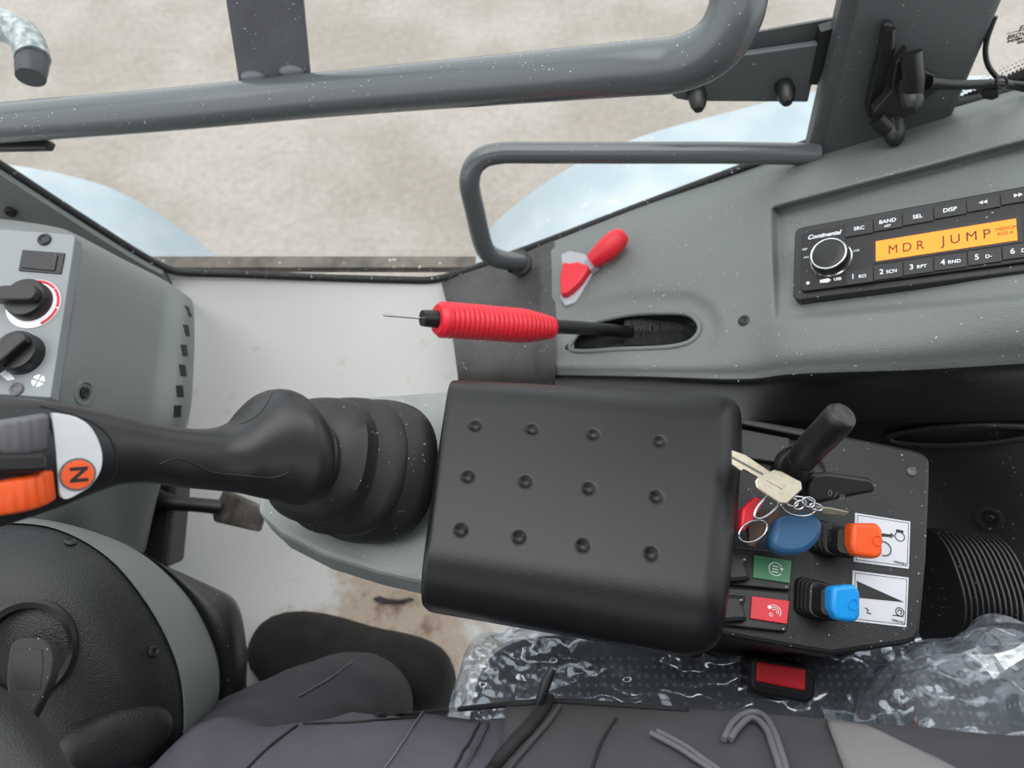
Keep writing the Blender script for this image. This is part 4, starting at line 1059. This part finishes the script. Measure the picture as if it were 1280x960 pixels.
# ------------------------------------------------------------------ seat
seat = thing('driver_seat', 'dark dotted fabric driver seat still wrapped in clear plastic film', 'seat', (0.12, -0.1, 0.0))
def softbox(name, c, sx, sy, sz, m, parent, seed, amp, n=26, e=.16, **kw):
    """rounded pillow block with random folds"""
    rnd = random.Random(seed); ph = [(rnd.uniform(10, 60), rnd.uniform(10, 60), rnd.uniform(10, 60), rnd.uniform(0, 6)) for _ in range(7)]
    vs, fs = [], []
    for i in range(n + 1):
        la = -math.pi / 2 + math.pi * i / n
        for j in range(2 * n):
            lo = 2 * math.pi * j / (2 * n)
            def pw(x): return math.copysign(abs(x) ** (2 * e + .12), x)
            p = V((pw(math.cos(la)) * pw(math.cos(lo)) * sx, pw(math.cos(la)) * pw(math.sin(lo)) * sy, pw(math.sin(la)) * sz)) + V(c)
            w = sum(abs(math.sin(p.x * a + p.y * b + p.z * d + q)) for a, b, d, q in ph) / 7 - .6
            dr = (p - V(c)).normalized(); vs.append(p + dr * amp * w)
    for i in range(n):
        for j in range(2 * n): fs.append((i * 2 * n + j, i * 2 * n + (j + 1) % (2 * n), (i + 1) * 2 * n + (j + 1) % (2 * n), (i + 1) * 2 * n + j))
    return obj(name, vs, fs, m, parent, **kw)
softbox('cushion', (.19, -.10, .405), .228, .262, .066, 'dotted', seat, 1, .0, e=.06)
softbox('cushion_film', (.185, -.10, .41), .238, .272, .073, 'film', seat, 2, .018, n=80, e=.06)
softbox('backrest', (.50, -.09, .66), .12, .235, .34, 'dotted', seat, 3, .0)
softbox('backrest_film', (.415, -.10, .535), .185, .235, .12, 'film2', seat, 5, .022, n=80)
fx = Fr((0.12, -0.1, 0), (1, 0, 0), UP)
fx.box('seat_base', -.16, .22, -.18, .18, 0, .36, 'deep', seat, bevel=.01)
# buckle
bk = thing('seat_belt_buckle', 'black seat belt buckle with a red release button beside the seat', 'buckle', P(980, 870, .60))
bn = V((.05, -.35, 1)).normalized(); bq = P(980, 850, .565)
pprism('buckle_body', [(939, 826), (946, 821), (1012, 833), (1021, 842), (1019, 872), (1010, 880), (945, 868), (938, 860)], bq, bn, .024, 'black', bk, bevel=.004)
pprism('release_button', [(947, 827), (1008, 837), (1007, 864), (946, 852)], bq, bn, .006, 'redbtn', bk, h=.002, bevel=.0015)
pprism('buckle_slot', [(947, 856), (1006, 867), (1005, 873), (948, 862)], bq, bn, .004, 'bolt', bk, h=.0006)
tube('buckle_stalk', [P(1005, 850, .60), P(1030, 830, .64), P(1045, 815, .68)], .011, 'bolt', bk, 12)
pprism('anchor_plate', [(978, 808), (1020, 812), (1022, 819), (980, 816)], P(1000, 813, .60), (0, -.5, .8), .003, 'chrome', bk)
# ------------------------------------------------------------------ the driver, seen from above
person = thing('person', 'seated person in charcoal work trousers, grey jacket and black boots', 'person', (0.1, -0.1, 0.5))
def skin_mesh(name, verts, edges, radii, root, m, parent, sub=2):
    me = bpy.data.meshes.new(name); me.from_pydata(verts, edges, []); o = bpy.data.objects.new(name, me); C.objects.link(o)
    sk = o.modifiers.new('skin', 'SKIN'); sk.use_smooth_shade = True
    for i, r in enumerate(radii):
        d = me.skin_vertices[0].data[i]; d.radius = r if isinstance(r, tuple) else (r, r); d.use_root = (i == root)
    s = o.modifiers.new('sub', 'SUBSURF'); s.levels = sub; s.render_levels = sub
    dg = bpy.context.evaluated_depsgraph_get()
    m2 = bpy.data.meshes.new_from_object(o.evaluated_get(dg))
    vs = [v.co.copy() for v in m2.vertices]; fs = [tuple(p.vertices) for p in m2.polygons]
    bpy.data.objects.remove(o); bpy.data.meshes.remove(me); bpy.data.meshes.remove(m2)
    return vs, fs
def wrinkle(vs, amp, k, seed):
    rnd = random.Random(seed); ph = [(V((rnd.uniform(-1, 1), rnd.uniform(-1, 1), rnd.uniform(-1, 1))).normalized() * rnd.uniform(.6, 1.5) * k, rnd.uniform(0, 6)) for _ in range(8)]
    out = []
    for v in vs:
        w = sum(math.sin(v.dot(a) + q + 1.3 * math.sin(v.dot(V((a.y, a.z, a.x))) * .5)) for a, q in ph) / 8
        out.append(V(v) + V((0, .35, 1)) * (amp * w))
    return out
ank = P(470, 812, .93); knee = P(180, 985, .545); kn2 = V((-.30, -.23, .50))
J = [V((.20, -.10, .545)),                                   # 0 pelvis
     V((.16, -.005, .545)), V((-.04, .008, .555)), V((-.15, .012, .545)), V((-.222, .010, .515)), V((-.228, .056, .41)), V((-.19, .118, .26)), V((-.155, .165, .14)),   # right leg 1..7
     V((.16, -.20, .535)), V((-.05, -.225, .53)), V((-.30, -.24, .50)), V((-.30, -.25, .28)), V((-.28, -.25, .12)),    # left leg 8..12
     V((.30, -.10, .68)), V((.40, -.10, .92)), V((.46, -.10, 1.10)), V((.45, -.10, 1.22))]                   # 13..16 spine, neck
E = [(0, 1), (1, 2), (2, 3), (3, 4), (4, 5), (5, 6), (6, 7), (0, 8), (8, 9), (9, 10), (10, 11), (11, 12), (0, 13), (13, 14), (14, 15), (15, 16)]
RA = [(.12, .10), .088, .078, .070, .068, .068, .068, .066, .088, .078, .068, .060, .056, (.13, .10), (.15, .11), .06, .055]
vs, fs = skin_mesh('trousers', J, E, RA, 0, 'trouser', person, 3)
vs = wrinkle(vs, .012, 44, 3); vs = wrinkle(vs, .010, 85, 8); vs = wrinkle(vs, .004, 190, 21)
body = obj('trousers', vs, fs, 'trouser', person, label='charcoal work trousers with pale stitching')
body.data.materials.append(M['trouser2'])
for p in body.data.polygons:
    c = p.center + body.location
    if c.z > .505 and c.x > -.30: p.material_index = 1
# boots
def boot(c, ax, parent, k_=1.0):
    a = V(ax).normalized(); s = V((-a.y, a.x, 0)); rings = []
    for t, w, h0, h1 in ((0, .010, .02, .045), (.015, .030, .0, .07), (.06, .043, 0, .085), (.12, .046, 0, .090), (.17, .042, 0, .105), (.21, .041, 0, .145), (.25, .040, 0, .165), (.28, .036, 0, .165), (.298, .024, .0, .15), (.305, .008, .02, .10)):
        p = V(c) - a * t; w *= k_
        rings.append([V((p.x, p.y, 0)) + s * (w * math.copysign(abs(math.cos(q)) ** .8, math.cos(q))) + UP * (lerp(h0, h1, .5) + (h1 - h0) / 2 * math.copysign(abs(math.sin(q)) ** .8, math.sin(q)) + .004) for q in [2 * math.pi * i / 24 for i in range(24)]])
    return loft('boot', rings, 'boot', parent, sub=1, label='black felt boot')
toe = PZ(314, 800, .04); heel = PZ(548, 868, .04)
boot(toe, toe - heel, person, 1.35)
boot((-.44, -.25, 0), (-1, 0, 0), person)
# jacket, lofted around the hips and chest
def ell(c, ax, a, b, m=44, ex=2.4):
    t = V(ax).normalized(); e1 = V((0, 1, 0)); e1 = (e1 - t * e1.dot(t)).normalized(); e2 = t.cross(e1)
    return selling(V(c), a, b, m, ex, e1, e2)
JR = [((.02, -.078, .552), (1, 0, .12), .150, .060), ((.0, -.078, .560), (1, 0, .12), .160, .080), ((.05, -.080, .578), (1, 0, .18), .160, .094), ((.12, -.084, .595), (1, 0, .3), .160, .106), ((.20, -.092, .625), (1, 0, .6), .158, .116), ((.28, -.11, .70), (.8, 0, 1), .158, .118), ((.34, -.12, .82), (.45, 0, 1), .165, .120), ((.39, -.12, .95), (.3, 0, 1), .18, .122), ((.43, -.12, 1.06), (.3, 0, 1), .16, .10), ((.45, -.12, 1.12), (.3, 0, 1), .08, .07)]
c_ = spline([V(a) for a, b, c, d in JR], 5); x_ = spline([V(b) for a, b, c, d in JR], 5); r_ = spline([V((c, d, 0)) for a, b, c, d in JR], 5)
rings = [ell(c, x, r.x, r.y) for c, x, r in zip(c_, x_, r_)]
jv, jf = rings_geo(rings)
jv = wrinkle(jv, .008, 40, 11); jv = wrinkle(jv, .0045, 100, 12)
jk = obj('jacket', jv, jf, 'jacket', person, label='dark grey work jacket')
JK = bvh_of(jk); TB = bvh_of(body)
def drape(name, pix, b, m, parent, lift=.0025, n=10, label=None, nd_=None, solid=.002):
    """cloth panel laid over a surface: 4 corners, subdivided and dropped onto it"""
    a, b_, c, d = pix; vs = []; ok = True
    for i in range(n + 1):
        for j in range(n + 1):
            x0 = lerp(a[0], b_[0], i / n); y0 = lerp(a[1], b_[1], i / n); x1 = lerp(d[0], c[0], i / n); y1 = lerp(d[1], c[1], i / n)
            q = None
            for bb in b:
                h, nn = on(bb, lerp(x0, x1, j / n), lerp(y0, y1, j / n), lift)
                if h and (q is None or (h - CAM).length < (q - CAM).length): q = h
            if q is None: q = vs[-1] if vs else P(lerp(x0, x1, j / n), lerp(y0, y1, j / n), .44)
            vs.append(q)
    fs = [(i * (n + 1) + j, (i + 1) * (n + 1) + j, (i + 1) * (n + 1) + j + 1, i * (n + 1) + j + 1) for i in range(n) for j in range(n)]
    return obj(name, vs, fs, m, parent, solid=solid, label=label)
def seam2(name, pix, bs, r, m, parent, lift=.001, label=None):
    pts = []
    for p in spline([V((x, y, 0)) for x, y in pix], 6):
        q = None
        for b in bs:
            h, nn = on(b, p.x, p.y, lift)
            if h and (q is None or (h - CAM).length < (q - CAM).length): q = h
        if q: pts.append(q)
    return tube(name, pts, r, m, parent, 8, label=label) if len(pts) > 2 else None
SF = [JK, TB]
#@@CLOTH
seam2('hem_piping', [(470, 897), (545, 889), (600, 885), (650, 881), (700, 879), (780, 884), (860, 890)], SF, .0020, 'stitch', person)
drape('pocket', [(528, 896), (612, 908), (575, 975), (470, 975)], SF, 'trouser2', person, label='patch pocket on the work cloth')
seam2('stitching', [(528, 896), (505, 930), (478, 968)], SF, .0007, 'zip', person, .003)
seam2('stitching', [(600, 908), (582, 938), (565, 968)], SF, .0009, 'stitch', person, .003)
seam2('stitching', [(372, 908), (340, 932), (305, 966)], SF, .0008, 'stitch', person)
seam2('stitching', [(380, 906), (440, 904), (525, 898)], SF, .0007, 'stitch', person)
seam2('stitching', [(372, 872), (410, 850), (440, 828)], SF, .0008, 'zip', person)
seam2('front_zip', [(688, 876), (672, 900), (645, 930), (612, 970)], SF, .0042, 'stitch', person, .002)
seam2('zip_edge', [(700, 886), (684, 908), (658, 938), (632, 970)], SF, .0016, 'jacket', person, .002)
q, n = on(JK, 676, 890, .006)
if q: tube('zip_pull', [q, q + V((.004, .010, .010)), q + V((.008, .018, .012))], [.003, .0034, .0026], 'bolt', person, 10)
for k_, (dx_, dy_) in enumerate(((0, 0), (8, 7))):
    seam2('pocket_zip', [(905 + dx_, 930), (918 + dx_ * .8, 908 + dy_), (938, 897 + dy_), (956 - dx_ * .6, 903 + dy_), (971 - dx_, 928), (986 - dx_, 972)], SF, .0019, 'zip', person, .003, label='grey pocket zip')
    seam2('pocket_zip', [(815 + dx_, 922 - dy_ * .3), (850 + dx_, 941 - dy_ * .3), (892 + dx_, 968)], SF, .0016, 'zip', person, .003, label='grey pocket zip')
seam2('stitching', [(770, 900), (752, 930), (738, 970)], SF, .0009, 'stitch', person)
drape('sleeve_panel', [(1034, 904), (1085, 912), (1240, 985), (1065, 985)], SF, 'sleeve', person, label='light grey side panel')
